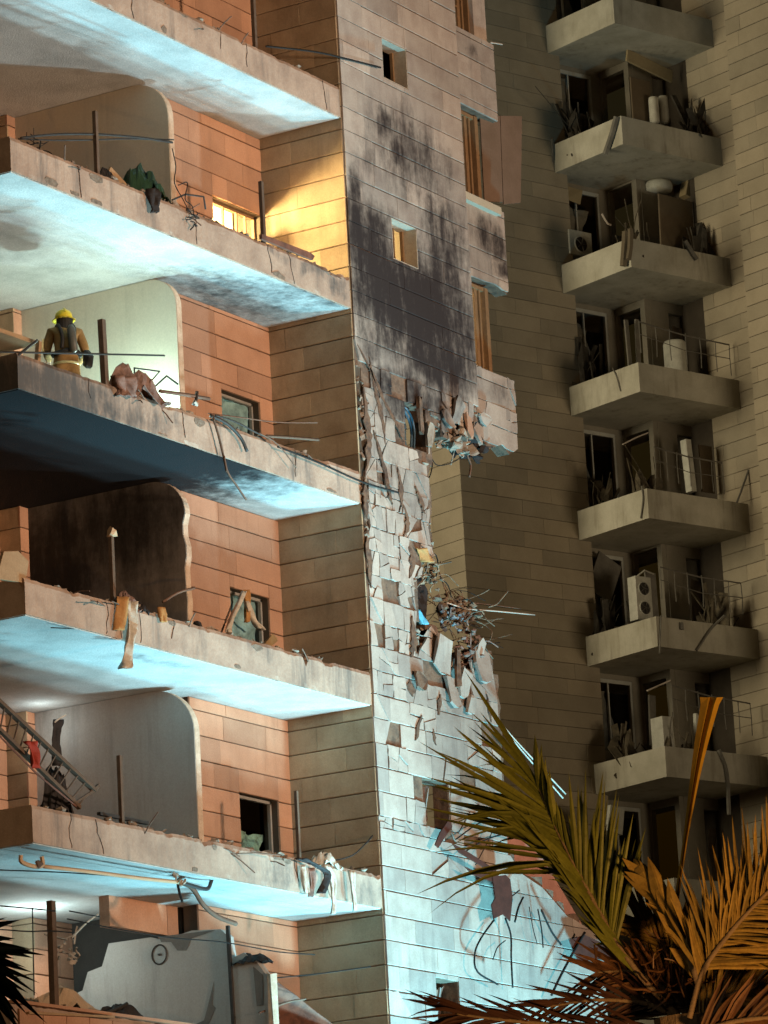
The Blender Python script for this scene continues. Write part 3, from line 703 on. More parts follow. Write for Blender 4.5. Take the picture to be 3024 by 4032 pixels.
TGREY = surface('tower_inner', (.30, .27, .22), (.22, .20, .16), nscale=1.5, amount=.7, bump=.15)
TJOINT = surface('tower_joint', (.075, .06, .045), bump=0)
Z0B, Z1B = 12.0, 39.6
def bbox(m, u0, u1, v0, v1, z0, z1, jit=0): return m.box(u0, u1, v0, v1, z0, z1, RB, jit)
zs2 = [18.57 + 3.0 * j for j in range(-2, 8)]
wl = bbox(MB(), -3.5, .36, 2.43, 2.8, Z0B, Z1B).build('flank_wall', TJOINT, B2)
clad(wl, B2O + E2 * 2.43, E1, -E2, -3.53, .38, 13.2, 39.3, 'tower', TSTONE, course=.375, zref=18.6, seed=90, tl=(1.2, 2.2), gap=.010)
bbox(MB(), -3.15, 3.4, 4.7, 10, 0, Z1B - .1).build('core_wall', TSTONE, B2)
bbox(MB(), -3.48, 3.4, 2.46, 4.65, 0, Z0B - .01).build('base_wall', TSTONE, B2)
wr = bbox(MB(), -3.5, -3.2, 2.44, 10.0, Z0B, Z1B).build('end_wall', TJOINT, B2)
clad(wr, B2O + E1 * -3.5, E2, -E1, 2.40, 6.4, 14.9, 34.5, 'tower', TSTONE, course=.375, zref=18.6, seed=91, tl=(1.4, 2.2), gap=.010)
wp = bbox(MB(), 3.23, 3.5, -.72, 2.4, Z0B, Z1B).build('pillar_wall', TJOINT, B2)
clad(wp, B2O + E1 * 3.23, E2, -E1, -.72, 1.0, 14.5, 39.3, 'tower', TSTONE, course=.375, zref=18.6, seed=92, tl=(1.4, 2.2), gap=.010)
wq = bbox(MB(), 2.98, 3.4, -4.2, -.70, Z0B, Z1B).build('pillar_wall', TJOINT, B2)
clad(wq, B2O + E1 * 2.98, E2, -E1, -2.6, -.69, 22.0, 39.3, 'tower', TSTONE, course=.375, zref=18.6, seed=93, tl=(1.4, 2.4), gap=.013)
for j, zb in enumerate(zs2):
    rj = random.Random(200 + j)
    # balcony: floor plate and upstands as one L-shaped body with slightly worn corners
    m = MB(); bbox(m, .002, 3.22, .0, .14, zb, zb + .70); bbox(m, .0, .14, .14, 2.425, zb, zb + .70); bbox(m, .14, 3.22, .14, 2.8, zb + .004, zb + .22); bbox(m, .14, 3.22, 2.8, 4.6, zb + .004, zb + .22)
    bl = m.build('balcony', TWHITE, B2)
    if j < 1: continue
    z1 = zb + 3.0; zf = zb + .22
    # window wall, doorway in the side of the inner corner, front of the inner room
    m = MB(); bbox(m, .36, 2.02, 2.82, 2.96, zf, zf + .95); bbox(m, .36, 2.02, 2.82, 2.96, z1 - .12, z1); bbox(m, 1.72, 2.02, 2.80, 2.96, zf + .95, z1 - .12)
    m.build('inner_wall', TGREY, B2)
    wn = bbox(MB(), .36, 1.74, 2.80, 2.85, z1 - .22, z1 - .13); bbox(wn, 1.66, 1.74, 2.80, 2.85, zf + .95, z1 - .22); bbox(wn, .98, 1.02, 2.83, 2.87, zf + .95, z1 - .22)
    wo = wn.build('window', surface('tower_frame', (.50, .50, .46), rough=.5, bump=0), B2)
    if rj.random() < .8:
        a = rj.uniform(.4, .9); q = [(.36, zf + .95), (a + .3, zf + .95), (a + .62, zf + 1.25), (a + .2, z1 - .5), (.36, z1 - .3)]
        MB().prism(q, B2O + E2 * 2.92, E1, Z3, -E2, .006).build('broken_pane', surface('dusty_glass', (.16, .16, .15), (.09, .09, .085), nscale=3, amount=1, rough=.25, bump=0), wo)
    m = MB(); bbox(m, 2.0, 2.14, 1.76, 1.92, zf, z1); bbox(m, 2.0, 2.14, 1.92, 2.82, z1 - .18 if j % 3 else z1 - .05, z1); bbox(m, 2.0, 2.14, 2.72, 2.82, zf, z1)
    bbox(m, 2.14, 2.75, 1.75, 1.90, zf, z1); bbox(m, 2.75, 3.23, 1.75, 1.90, z1 - .25, z1); bbox(m, 2.75, 3.23, 1.75, 1.9, zf, zf + .35)
    m.build('inner_wall', TGREY, B2)
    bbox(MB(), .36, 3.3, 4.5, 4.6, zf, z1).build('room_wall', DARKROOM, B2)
    if j % 2: MB().sheet(RB @ Vector((2.8, 1.72, zf + .3)), E1 * rj.uniform(.25, .4), Z3 * rj.uniform(1.6, 2.2), 8, 8, .08, 3, j).build('torn_curtain', surface('curtain', (.16, .13, .10), (.09, .075, .06), nscale=6, bump=.2), B2)
    MB().sheet(RB @ Vector((.40, 2.9, z1 - .9 - .5 * rj.random())), E1 * rj.uniform(.3, .9), Z3 * .7 + E1 * rj.uniform(-.2, .3), 7, 6, .12, 3, j + 40).build('hanging_blind', surface('blind', (.20, .185, .15), (.11, .10, .085), nscale=5, bump=.2), B2)

# ================================================================== loose things on the balconies
CLOTHD = surface('dark_cloth', (.035, .03, .03), (.015, .013, .013), nscale=9, bump=.3)
CLOTHW = surface('dusty_white_cloth', (.55, .50, .42), (.36, .31, .25), nscale=9, amount=.8, bump=.3)
CLOTHO = surface('orange_cloth', (.42, .22, .08), (.30, .15, .06), nscale=7, bump=.3)
CLOTHR = surface('red_cloth', (.34, .045, .03), (.2, .03, .02), nscale=7, bump=.3)
CLOTHP = surface('dusty_pink_cloth', (.26, .16, .13), (.13, .08, .065), nscale=9, amount=1, bump=.4)
GREEN = surface('green_sheet', (.03, .07, .04), (.015, .03, .02), rough=.4, nscale=5, bump=.2)
RUB = surface('rubble', (.36, .29, .23), (.22, .17, .13), nscale=7, amount=.9, bump=.6, bscale=16, tone=.2)
WOOD = surface('raw_board', (.40, .27, .16), (.28, .18, .10), nscale=6, bump=.2)
RUST = surface('rusty_sheet', (.20, .085, .055), (.09, .045, .035), nscale=6, amount=1, rough=.75, bump=.4)
CABLE = surface('black_cable', (.018, .016, .015), rough=.9, bump=0, grain=0)
PALE = surface('pale_cable', (.55, .47, .40), rough=.6, bump=0)
REBAR = surface('rebar', (.17, .10, .07), (.09, .055, .04), nscale=12, bump=.3)
def thing(o, label, cat, group=None): return tag(o, label, cat, group)
def Pl(pts, Y): return [onY(u, v, Y + (q[0] if q else 0)) for u, v, *q in pts]
def wire(name, label, cat, pts, r, mat, Y=31.84, n=5, group=None, smooth=True):
    p = Pl(pts, Y); p = bez(p, 5) if smooth and len(p) > 2 else p
    return thing(MB().tube(p, r, n).build(name, mat, smooth=True), label, cat, group)
def hang(name, label, cat, pts, width, mat, Y=31.8, seed=1, amp=.05):
    """cloth strip hanging along a pixel path"""
    p = bez(Pl(pts, Y), 4); m = MB(); vs = []; r = random.Random(seed); n = len(p); nw = 5
    for i, q in enumerate(p):
        w_ = width * (1 - .25 * i / n) * (1 + .25 * noise.noise(Vector((i * .6, seed, 0))))
        for k in range(nw):
            a = k / (nw - 1) - .5
            vs.append(q + X3 * (a * w_ * .55) - Y3 * (.03 + amp * math.sin(a * 9 + i * .35 + seed) ) + Y3 * (-a * w_ * .4))
    fs = [(i * nw + k, i * nw + k + 1, (i + 1) * nw + k + 1, (i + 1) * nw + k) for i in range(n - 1) for k in range(nw - 1)]
    return thing(m.add(vs, fs).build(name, mat, smooth=True, solid=.012), label, cat)
def crumple(name, label, cat, c, size, mat, seed, amp=.12, n=14):
    """crumpled sheet heaped over a low mound"""
    m = MB(); c = Vector(c); vs = []
    for j in range(n + 1):
        for i in range(n + 1):
            a, b = i / n * 2 - 1, j / n * 2 - 1; q = Vector((a * 2.3 + seed, b * 2.3, seed * 1.7))
            h = max(0, 1 - (a * a + b * b) * .8) + .45 * noise.noise(q) + .3 * abs(noise.noise(q * 2.4)) - .15 * noise.noise(q * 5)
            vs.append(c + Vector((a * size[0] * (1 + .2 * noise.noise(q * 1.3)), b * size[1], max(-.02, h * size[2]))))
    W = n + 1
    return thing(m.add(vs, [(j * W + i, j * W + i + 1, (j + 1) * W + i + 1, (j + 1) * W + i) for j in range(n) for i in range(n)]).build(name, mat, solid=.01), label, cat)
def tangle(name, label, cat, c, size, count, r, mat, seed, rocks=0, n=4):
    """knot of bent wire and splinters"""
    g = random.Random(seed); m = MB(); c = Vector(c)
    for _ in range(count):
        p = c + Vector((g.gauss(0, .4) * size[0], g.gauss(0, .4) * size[1], g.gauss(0, .4) * size[2])); d = Vector((g.gauss(0, 1), g.gauss(0, .6), g.gauss(0, 1))).normalized(); pts = [p]
        for _k in range(3):
            d = (d + Vector((g.gauss(0, .5), g.gauss(0, .5), g.gauss(0, .5)))).normalized(); p = p + d * g.uniform(.12, .3) * max(size); pts.append(p)
        m.tube(bez(pts, 3), r * g.uniform(.6, 1.3), n)
    for _ in range(rocks):
        q = c + Vector((g.gauss(0, .35) * size[0], g.gauss(0, .35) * size[1], g.gauss(0, .35) * size[2])); s_ = g.uniform(.05, .13) * max(size)
        m.rock(q, (s_ * 1.3, s_, s_ * .8), g.random())
    return thing(m.build(name, mat), label, cat)
def ragged(m, a, b, M, seed, th=.05):
    g = random.Random(seed); n = 9; P = []
    for i in range(n):
        an = 2 * math.pi * i / n + g.uniform(-.2, .2); q = 1 / max(abs(math.cos(an)), abs(math.sin(an))); q = q * g.uniform(.68, 1.0)
        P.append((a / 2 * math.cos(an) * q, b / 2 * math.sin(an) * q))
    k0 = len(m.v); m.prism(P, (0, 0, 0), X3, Z3, -Y3, th)
    m.v[k0:] = [tuple(M @ (Vector(p) + Vector((g.uniform(-.012, .012), g.uniform(-.012, .012), g.uniform(-.012, .012))))) for p in m.v[k0:]]
    return m
def heap(name, label, cat, c, size, n, mat, seed, rods=4, rag=1):
    """wreckage: broken boards, blocks, a rag and a few straight rods lying over one another"""
    g = random.Random(seed); m = MB(); c = Vector(c)
    for _ in range(n):
        q = c + Vector((g.uniform(-.5, .5) * size[0], g.uniform(-.5, .5) * size[1], (g.random() ** 1.6 - .5) * size[2]))
        M = Matrix.Translation(q) @ Matrix.Rotation(g.uniform(0, 6.3), 4, 'Z') @ Matrix.Rotation(g.gauss(0, .5), 4, 'X') @ Matrix.Rotation(g.gauss(0, .8), 4, 'Y')
        if g.random() < .5: ragged(m, g.uniform(.12, .45) * max(size), g.uniform(.08, .3) * max(size), M, g.random(), .03)
        else: s_ = g.uniform(.06, .17) * max(size); m.rock(q, (s_ * 1.3, s_, s_ * .8), g.random())
    for _ in range(rods):
        q = c + Vector((g.uniform(-.4, .4) * size[0], 0, g.uniform(-.3, .3) * size[2])); d = Vector((g.gauss(0, 1), g.gauss(0, .4), g.gauss(.2, .7))).normalized() * g.uniform(.3, .7) * max(size)
        m.tube([q - d * .6, q + Vector((0, 0, g.uniform(-.05, .05))), q + d], g.uniform(.007, .016), 5)
    for _ in range(rag):
        q = c + Vector((g.uniform(-.3, .3) * size[0], -.05, -.2 * size[2])); m.sheet(q, (size[0] * .35, 0, .05), (.03, -.08, -size[2] * .5), 6, 6, .12, 4, g.randint(0, 99))
    return thing(m.build(name, mat), label, cat)
def stones(label, c, size, mat, seed, name='rubble_chunk'):
    return thing(MB().rock(c, size, seed).build(name, mat), label, 'rubble', None)
F1, F2, F3, F4, F5 = [ZB[i] + SLAB for i in range(5)]; F6 = 8.77

# --- storey under the top slab (floor at F2)
wire('bent_rail', 'long bent steel rail drooping past the post on the highest balcony', 'rail', [(45, 298), (110, 291), (200, 290), (300, 297), (372, 308)], .018, DARKSTEEL, 31.98)
wire('bent_rail', 'thinner bent rail just under the drooping one on the highest balcony', 'rail', [(40, 300), (120, 303), (205, 302), (280, 300), (375, 302)], .012, DARKSTEEL, 32.0)
tangle('twig_tangle', 'knot of thin broken wire at the left end of the highest balcony', 'debris', onY(85, 308, 32.0), (.35, .1, .16), 9, .007, CABLE, 3)
c = onY(322, 395, 32.15); crumple('green_sheet', 'crumpled dark green plastic sheet on the highest balcony', 'sheet', (c.x, 32.25, F2 - .02), (.46, .22, .52), GREEN, 4)
c = onY(240, 372, 32.1); crumple('dark_rag', 'small black rag heap right of the railing post on the highest balcony', 'rag', (c.x, 32.2, F2 - .03), (.22, .12, .26), CLOTHD, 7)
c = onY(272, 372, 32.1); thing(MB().box(-.22, .22, -.02, .02, -.14, .14, Matrix.Translation((c.x, 32.3, F2 + .16)) @ Matrix.Rotation(.4, 4, 'Y') @ Matrix.Rotation(.3, 4, 'X')).build('cardboard_piece', WOOD, bevel=.004), 'tan board lying between the black rag and the green sheet', 'board')
hang('hanging_rag', 'black rag hanging over the slab edge below the green sheet', 'rag', [(326, 408), (328, 425), (329, 445), (330, 460)], .22, CLOTHD, 31.84, 2)
wire('wire_stand', 'bent thin wire stand leaning over the slab edge left of the lit window', 'stand', [(372, 432), (400, 420), (440, 425), (444, 452)], .014, DARKSTEEL, 31.95, smooth=False)
wire('loose_cable', 'curled cable dangling left of the lit window', 'cable', [(372, 320), (380, 360), (377, 395), (395, 430), (412, 460), (430, 470)], .008, CABLE, 31.88)
wire('loose_cable', 'second curled cable dangling beside the bent wire stand', 'cable', [(385, 400), (405, 395), (400, 430), (415, 445), (420, 470)], .008, CABLE, 31.86)
tangle('dangling_debris', 'small dark lump hanging by wires on the slab face below the lit window', 'debris', onY(419, 474, 31.78), (.13, .06, .13), 10, .009, CLOTHD, 12, 3)
thing(MB().prism([(0, 0), (1.35, .0), (1.4, .07), (1.3, .1), (0, .07)], onY(560, 517, 31.86) , X3, Z3, -Y3, .05).build('edge_strip', RUST), 'thin rusty strip bent off the slab edge below the yellow wall', 'strip')

# --- storey with the firefighter (floor at F3)
c = onY(40, 735, 33.0)
m = MB(); m.prism([(0, 0), (1.0, 0), (1.0, .06), (0, .06)], onY(-15, 712, 33.2), X3 * .99, (Z3 + Y3 * .0), Y3, .7)
o = thing(m.build('tan_board', WOOD), 'tan slab-like board jutting in at the left edge beside the firefighter', 'board')
thing(MB().bar(onY(84, 738, 32.6), onY(80, 790, 32.6), .06).build('panel_leg', WOOD), 'short tan upright under the jutting tan board', 'post')
wire('loose_bar', 'straight thin bar spanning the firefighter balcony in front of him', 'bar', [(-10, 760), (170, 764), (355, 768)], .014, DARKSTEEL, 31.93, smooth=False)
wire('loose_bar', 'short dark bar slanting up at the left edge of the firefighter balcony', 'bar', [(38, 768), (58, 752), (80, 735)], .02, DARKSTEEL, 31.92)
c = onY(290, 835, 31.95); crumple('rag_heap', 'dusty pink-brown rag heap spilling over the slab by the railing post', 'rags', (c.x, 31.98, F3 - .13), (.62, .2, .42), CLOTHP, 11)
hang('hanging_rag', 'dusty pink-brown rag draped down the slab face under the rag heap', 'rag', [(262, 812), (268, 835), (276, 858)], .4, CLOTHP, 31.84, 9, .06)
wire('white_rail', 'bent thin tube outlined against the bright partition', 'tube', [(292, 842), (290, 795), (345, 802), (320, 830), (335, 835), (360, 812), (384, 830)], .014, surface('dark_tube', (.05, .06, .06), rough=.4), 32.2, smooth=False)
wire('loose_bar', 'dark bar pointing right from the rag heap past the partition foot', 'bar', [(345, 845), (400, 853), (452, 862)], .028, REBAR, 31.88, smooth=False)
wire('loose_bar', 'short stub standing on the bar beside the partition foot', 'bar', [(426, 846), (424, 862), (418, 874)], .025, DARKSTEEL, 31.86)
thing(MB().rock(onY(423, 872, 31.84), (.06, .04, .06), 5).build('white_lump', CLOTHW), 'tiny white lump beside the stub on the firefighter slab', 'rubble')
for k, (pts, r, lb) in enumerate((
    ([(450, 893), (520, 902), (600, 912), (685, 913)], .010, 'thin twig reaching right across the teal window'),
    ([(455, 898), (490, 915), (520, 945), (534, 975)], .026, 'thick splinter hanging from the bundle below the teal window'),
    ([(460, 900), (472, 940), (484, 990), (490, 1020)], .018, 'dark strip hanging straight down from the splinter bundle'),
    ([(484, 985), (492, 1020), (512, 1050), (532, 1080)], .016, 'lower end of the hanging strip against the ceiling'),
    ([(465, 897), (510, 912), (555, 935), (590, 950)], .014, 'splinter lying along the slab edge under the teal window'),
    ([(575, 942), (625, 945), (688, 950)], .024, 'black bar sticking out right below the teal window'),
    ([(560, 935), (600, 960), (640, 1010)], .010, 'thin wire curving down the slab face right of the teal window'))):
    wire('splinter', lb, 'debris', pts, r, (REBAR, DARKSTEEL, STEEL)[k % 3], 31.82 - .01 * k)
wire('slack_cable', 'long slack cable running from the slab to the torn wall corner', 'cable', [(600, 965), (690, 1000), (780, 1040), (860, 1064)], .016, CABLE, 31.78)
for k, (u, v, s_) in enumerate(((470, 893, .09), (500, 900, .06), (410, 868, .07), (560, 930, .06))):
    p = onY(u, v, 31.98); stones(('grey chunk at the root of the splinter bundle', 'small chunk right of the splinter root', 'small chunk at the foot of the bright partition', 'small chunk under the teal window')[k], (p.x, 32.0, F3 + .03), (s_ * 1.6, s_, s_), RUB, k + 40)

# --- storey below (floor at F4)
thing(MB().prism([(0, 0), (.62, .05), (.66, .36), (.42, .46), (.12, .4)], onY(-8, 1250, 31.95), X3, (Z3 * .9 + X3 * .15).normalized(), Y3, .05).build('leaning_board', WOOD, bevel=.005), 'tan board leaning at the left end of the third slab from below', 'board')
thing(MB().rock(onY(243, 1150, 31.97), (.13, .09, .10), 3).build('post_cap', surface('tan_foam', (.52, .33, .20), bump=.4)), 'tan foam lump stuck on top of a railing post', 'foam')
hang('hanging_cloth', 'long dusty white cloth strip hanging down from the slab under the capped post', 'cloth', [(277, 1300), (281, 1340), (279, 1385), (272, 1430), (266, 1445)], .24, CLOTHW, 31.83, 4)
hang('hanging_cloth', 'short orange-brown cloth strip left of the long white one', 'cloth', [(262, 1290), (258, 1330), (252, 1362)], .30, CLOTHO, 31.86, 6, .02)
hang('hanging_cloth', 'small orange stain-like rag on the slab right of the white strip', 'cloth', [(345, 1312), (347, 1330), (349, 1345)], .16, CLOTHO, 31.86, 8, .02)
c = onY(268, 1290, 32.0); crumple('rag_heap', 'pinkish rag lump with a black end at the capped post', 'rags', (c.x, 32.0, F4 - .05), (.22, .14, .22), CLOTHP, 21)
crumple('dark_rag', 'small black rag on the slab edge right of the capped post', 'rag', (c.x + .3, 31.98, F4 - .04), (.14, .1, .13), CLOTHD, 22)
wire('loose_bar', 'dark bar leaning from the slab to the broken partition edge', 'bar', [(352, 1300), (385, 1280), (420, 1270)], .02, REBAR, 32.2)
for k, (u, v, s_, lb) in enumerate(((350, 1312, .08, 'white chunk left of the broken partition foot'), (430, 1330, .09, 'dark chunk below the orange wall on the third slab'), (455, 1340, .06, 'small chunk left of the torn window curtain'), (500, 1352, .1, 'pale chunk under the torn window curtain'), (585, 1375, .15, 'tan sack-like lump right of the window on the third slab'), (600, 1390, .06, 'pale crumb beside the tan sack-like lump'))):
    p = onY(u, v, 32.0); stones(lb, (p.x, 32.0, F4 + s_ * .4), (s_ * 1.3, s_, s_), (CLOTHW, CLOTHD, RUB, CLOTHW, surface('tan_sack', (.38, .25, .12), bump=.4), CLOTHW)[k], k + 60)
hang('torn_curtain', 'torn ochre curtain strip hanging in the blue-lit window', 'curtain', [(525, 1275), (530, 1305), (528, 1345)], .10, CLOTHO, 33.3, 3)
hang('torn_curtain', 'grey curtain strip slanting left in the blue-lit window', 'curtain', [(522, 1278), (505, 1320), (488, 1365)], .08, CLOTHW, 33.28, 5)
hang('torn_curtain', 'white curtain strip falling right below the blue-lit window', 'curtain', [(530, 1300), (545, 1340), (562, 1362)], .07, CLOTHW, 33.25, 7)
wire('edge_wire', 'thin wire lying along the slab underside left of the white strip', 'cable', [(110, 1356), (180, 1360), (255, 1375)], .008, CABLE, 31.95)

# --- storey with the fallen railing (floor at F5)
RAIL = empty('fallen_railing', tuple(onY(180, 1745, 32.1)))
tag(RAIL, 'brown steel railing panel with thin bars sloping down onto the left balcony', 'railing')
def rl(u, v, Y=32.1): return onY(u, v, Y)
MB().bar(rl(-30, 1490), rl(205, 1708), .075, .05).build('top_rail', STEEL, RAIL)
MB().bar(rl(-30, 1548), rl(172, 1745), .06, .05).build('bottom_rail', STEEL, RAIL)
MB().tube([rl(-30, 1560, 32.05), rl(80, 1672, 32.03), rl(165, 1742, 32.05)], .014, 5).build('loose_strip', RUST, RAIL)
for q in range(15):
    t = q / 14; a = rl(-22 + 222 * t, 1497 + 208 * t); b = rl(-28 + 196 * t, 1550 + 190 * t)
    MB().bar(a, b, .016, .016).build('bar', STEEL, RAIL)
MB().bar(rl(203, 1706), rl(213, 1696), .04).bar(rl(203, 1708), rl(160, 1735), .03).build('end_bracket', STEEL, RAIL)
hang('hanging_cloth', 'red cloth hung over the fallen railing', 'cloth', [(60, 1602), (68, 1622), (74, 1650), (76, 1660)], .22, CLOTHR, 32.0, 4)
hang('hanging_cloth', 'black cloth hanging beside the partition behind the fallen railing', 'cloth', [(122, 1555), (118, 1590), (119, 1625), (122, 1655)], .24, CLOTHD, 33.4, 5, .03)
wire('loose_bar', 'thin white bar sticking up from the hanging black cloth', 'bar', [(118, 1560), (128, 1552), (142, 1544)], .012, PALE, 33.3)
c = onY(122, 1725, 32.4); crumple('black_bag', 'black bag slumped below the fallen railing', 'bag', (c.x, 32.4, F5 - .02), (.24, .16, .62), CLOTHD, 31)
thing(MB().box(-.55, .55, -.03, .03, -.02, .02, Matrix.Translation(onY(266, 1768, 32.0))).build('floor_shoe', DARKSTEEL), 'flat dark steel shoe at the foot of the thin post by the grey partition', 'bracket')
for k, (pts, w_, mt, lb) in enumerate((([(652, 1868), (654, 1895), (659, 1930)], .10, CLOTHW, 'white rag strip on the slab end, leftmost of three'), ([(700, 1868), (714, 1900), (716, 1940), (715, 1975)], .11, CLOTHW, 'longest white rag strip dripping off the slab end'),
        ([(755, 1880), (758, 1915), (762, 1968)], .09, CLOTHW, 'white rag strip nearest the pale wall on the slab end'), ([(645, 1855), (680, 1872), (705, 1890), (690, 1930)], .24, CLOTHD, 'black rag bundled at the slab end'), ([(668, 1875), (672, 1910), (668, 1938)], .16, CLOTHP, 'brown rag hanging behind the white strips on the slab end'))):
    hang('hanging_rag', lb, 'rag', pts, w_, mt, 31.83 - .012 * k, k + 20, .03)
c = onY(705, 1868, 31.95); crumple('rag_heap', 'pale rag knot on top of the slab end by the pale wall', 'rags', (c.x, 31.98, F5 - .05), (.32, .12, .20), CLOTHW, 33)
wire('curved_wire', 'single dark wire curving up the brown side wall', 'cable', [(710, 1862), (760, 1848), (790, 1822), (805, 1805)], .010, CABLE, 32.0)
# services hanging under the fifth slab
PIPE = surface('tan_pipe', (.55, .38, .24), (.42, .28, .17), bump=.1)
wire('conduit', 'tan conduit hanging under the fifth slab edge', 'pipe', [(95, 1872), (200, 1884), (300, 1897), (385, 1906)], .028, PIPE, 31.98)
thing(MB().tube(bez(Pl([(45, 1848), (47, 1862), (75, 1872), (92, 1868), (90, 1850)], 31.95), 4), .03, 6).build('pipe_bracket', PIPE), 'tan bent bracket holding the conduit at its left end', 'bracket')
thing(MB().rock(onY(85, 1866, 31.9), (.1, .06, .07), 9).build('junction_box', STEEL), 'small brown junction box on the conduit', 'box')
wire('branch', 'thick dark branch-like cable drooping under the fifth slab', 'cable', [(385, 1906), (415, 1918), (440, 1955), (470, 1980), (510, 1996)], .035, REBAR, 32.1)
wire('branch', 'forked dark stub pointing right from the drooping cable', 'cable', [(392, 1906), (420, 1915), (448, 1920), (458, 1900)], .028, DARKSTEEL, 32.05)
wire('branch', 'short black end hanging below the conduit end', 'cable', [(384, 1908), (388, 1928), (394, 1948)], .02, CABLE, 32.0)
tangle('conduit_end', 'grey torn cap at the right end of the conduit', 'debris', onY(388, 1900, 31.98), (.14, .08, .14), 6, .02, RUB, 44, 3)
wire('sagging_wire', 'upper thin wire sagging under the fifth slab', 'cable', [(-10, 1879), (160, 1886), (330, 1900), (395, 1908)], .009, CABLE, 32.2)
# --- lowest storey in view
for k, (pts, Y) in enumerate((([(-10, 1956), (60, 1962), (120, 1968)], 31.9), ([(-10, 2007), (60, 2012), (110, 2011), (160, 2015)], 31.9), ([(145, 1985), (260, 2008), (372, 2026), (480, 2035), (600, 2056), (680, 2062)], 31.95), ([(600, 2112), (700, 2102), (800, 2088)], 31.9), ([(70, 1960), (72, 2060), (74, 2150)], 31.95), ([(150, 1968), (190, 1976), (215, 1980)], 32.6), ([(155, 2026), (185, 1995), (212, 1975)], 33))):
    wire('loose_wire', ('short wire at the top left of the lowest balcony', 'second wire at the left of the lowest balcony, crossing the post', 'long wire crossing the lowest balcony above the broken partition', 'wire running along the dark side wall at the lowest balcony', 'vertical wire beside the left post of the lowest balcony', 'stub of wire against the bright back wall', 'slanting wire against the bright back wall')[k], 'cable', pts, .009 if k != 6 else .014, CABLE if k != 6 else RUB, Y)
c = onY(150, 2055, 33.5); tangle('rubble_heap', 'grey clump of broken blocks hanging beside the bright back wall', 'rubble', c, (.42, .2, .32), 6, .012, RUB, 51, 16)
c = onY(150, 2190, 32.3); crumple('sand_heap', 'tan sand heap at the foot of the left post', 'sand', (c.x - .1, 32.4, 8.70), (.75, .3, .34), surface('sand', (.48, .34, .22), bump=.4), 61)
crumple('dark_rag', 'flat black bag right of the sand heap', 'bag', (c.x + 1.0, 32.2, 8.72), (.5, .2, .2), CLOTHD, 62)
wire('loose_bar', 'dark bar pointing up right from the flat black bag', 'bar', [(230, 2188), (262, 2175), (274, 2168)], .03, DARKSTEEL, 32.1)
thing(MB().bar(onY(60, 2188, 31.84), onY(245, 2197, 31.84), .05, .03).build('edge_board', WOOD), 'long thin board lying along the lowest parapet', 'board')
thing(MB().sheet(onY(600, 2120, 32.2), (1.6, -.2, -.75), (.2, .4, -.55), 8, 5, .05, 2, 4).build('rusty_sheet', RUST, solid=.015), 'dark rusty sheet sloping down in front of the lowest side wall', 'sheet')
wire('loose_bar', 'thin bar lying on the dark sloping sheet', 'bar', [(560, 2188), (620, 2165), (660, 2158)], .015, REBAR, 32.05)
crumple('torn_edge', 'shredded brown insulation on the broken partition corner', 'debris', tuple(onX(545, 2075, 48.9) + Vector((0, 0, -.05))), (.1, .28, .12), CLOTHD, 63)

# ================================================================== torn wall: rubble, wires, twisted metal
def wallwire(label, pts, r, mat, Y=31.75, name='hanging_wire'): return wire(name, label, 'cable', pts, r, mat, Y)
heap('debris_clump', 'clump of rubble and wires under the torn wall beside the blue window', 'debris', onY(985, 946, 31.98), (.8, .25, .36), 46, RUB, 71, 8, 2)
heap('debris_clump', 'dark fibrous clump hanging below the torn bay', 'debris', onY(1005, 962, 32.3), (.8, .2, .25), 30, CLOTHD, 72, 6, 2)
for k, (u, v, a, b, an, mt) in enumerate(((925, 940, .16, .5, .15, RUB), (962, 905, .2, .36, -.35, STONE), (985, 890, .22, .5, .3, STONE), (1010, 920, .14, .45, -.1, STONE_BACK), (905, 900, .1, .7, 0, BACKING), (1045, 905, .3, .2, .2, STONE), (1030, 945, .1, .3, -.3, STONE))):
    p = onY(u, v, 31.84 if k != 5 else 32.2)
    thing(ragged(MB(), a * 1.3, b, Matrix.Translation(p) @ Matrix.Rotation(an, 4, 'Y') @ Matrix.Rotation(an * .6, 4, 'X'), k + 500).build('wall_fragment', mt),
          ('tan wall strip hanging right of the blue window, lowest one', 'tilted stone fragment right above the blue window jamb', 'large tilted stone fragment under the sooty wall', 'orange-tan wall strip under the sooty wall', 'brown jamb strip right of the blue window', 'stone fragment dangling from the torn bay', 'thin fragment dangling between wall and bay')[k], 'wall fragment')
wallwire('dark wire with a kink hanging from the torn bay', [(1005, 960), (1010, 985), (1017, 1005), (1014, 1030)], .018, REBAR, 32.2)
wallwire('pair of thin wires looping from under the blue window to the tower', [(930, 985), (945, 1005), (975, 1000), (1000, 985)], .008, CABLE, 32.0)
wallwire('thin wire hanging below the rubble clump', [(935, 1000), (930, 1025), (920, 1042)], .010, CABLE, 31.9)
FIB = surface('torn_fibre', (.26, .18, .12), (.08, .06, .05), nscale=9, amount=1, bump=.3)
tangle('rebar_knot', 'knot of twisted rebar and rags bursting from the torn wall', 'debris', onY(925, 1235, 31.95), (.36, .3, .42), 14, .016, FIB, 81, 30)
tangle('rebar_knot', 'wide mat of torn wire and insulation below the rebar knot', 'debris', onY(985, 1320, 32.1), (.80, .3, .34), 30, .009, FIB, 82, 60)
tangle('rag_knot', 'grey rag bundle caught in the torn wire mat', 'debris', onY(975, 1335, 31.9), (.3, .14, .2), 5, .03, surface('grey_rag', (.24, .24, .25), (.08, .08, .09), nscale=8, amount=1), 83, 20)
tangle('rebar_knot', 'dark rubble slumping over the stone below the wire mat', 'debris', onY(1015, 1400, 31.9), (.42, .2, .55), 10, .010, CLOTHP, 84, 40)
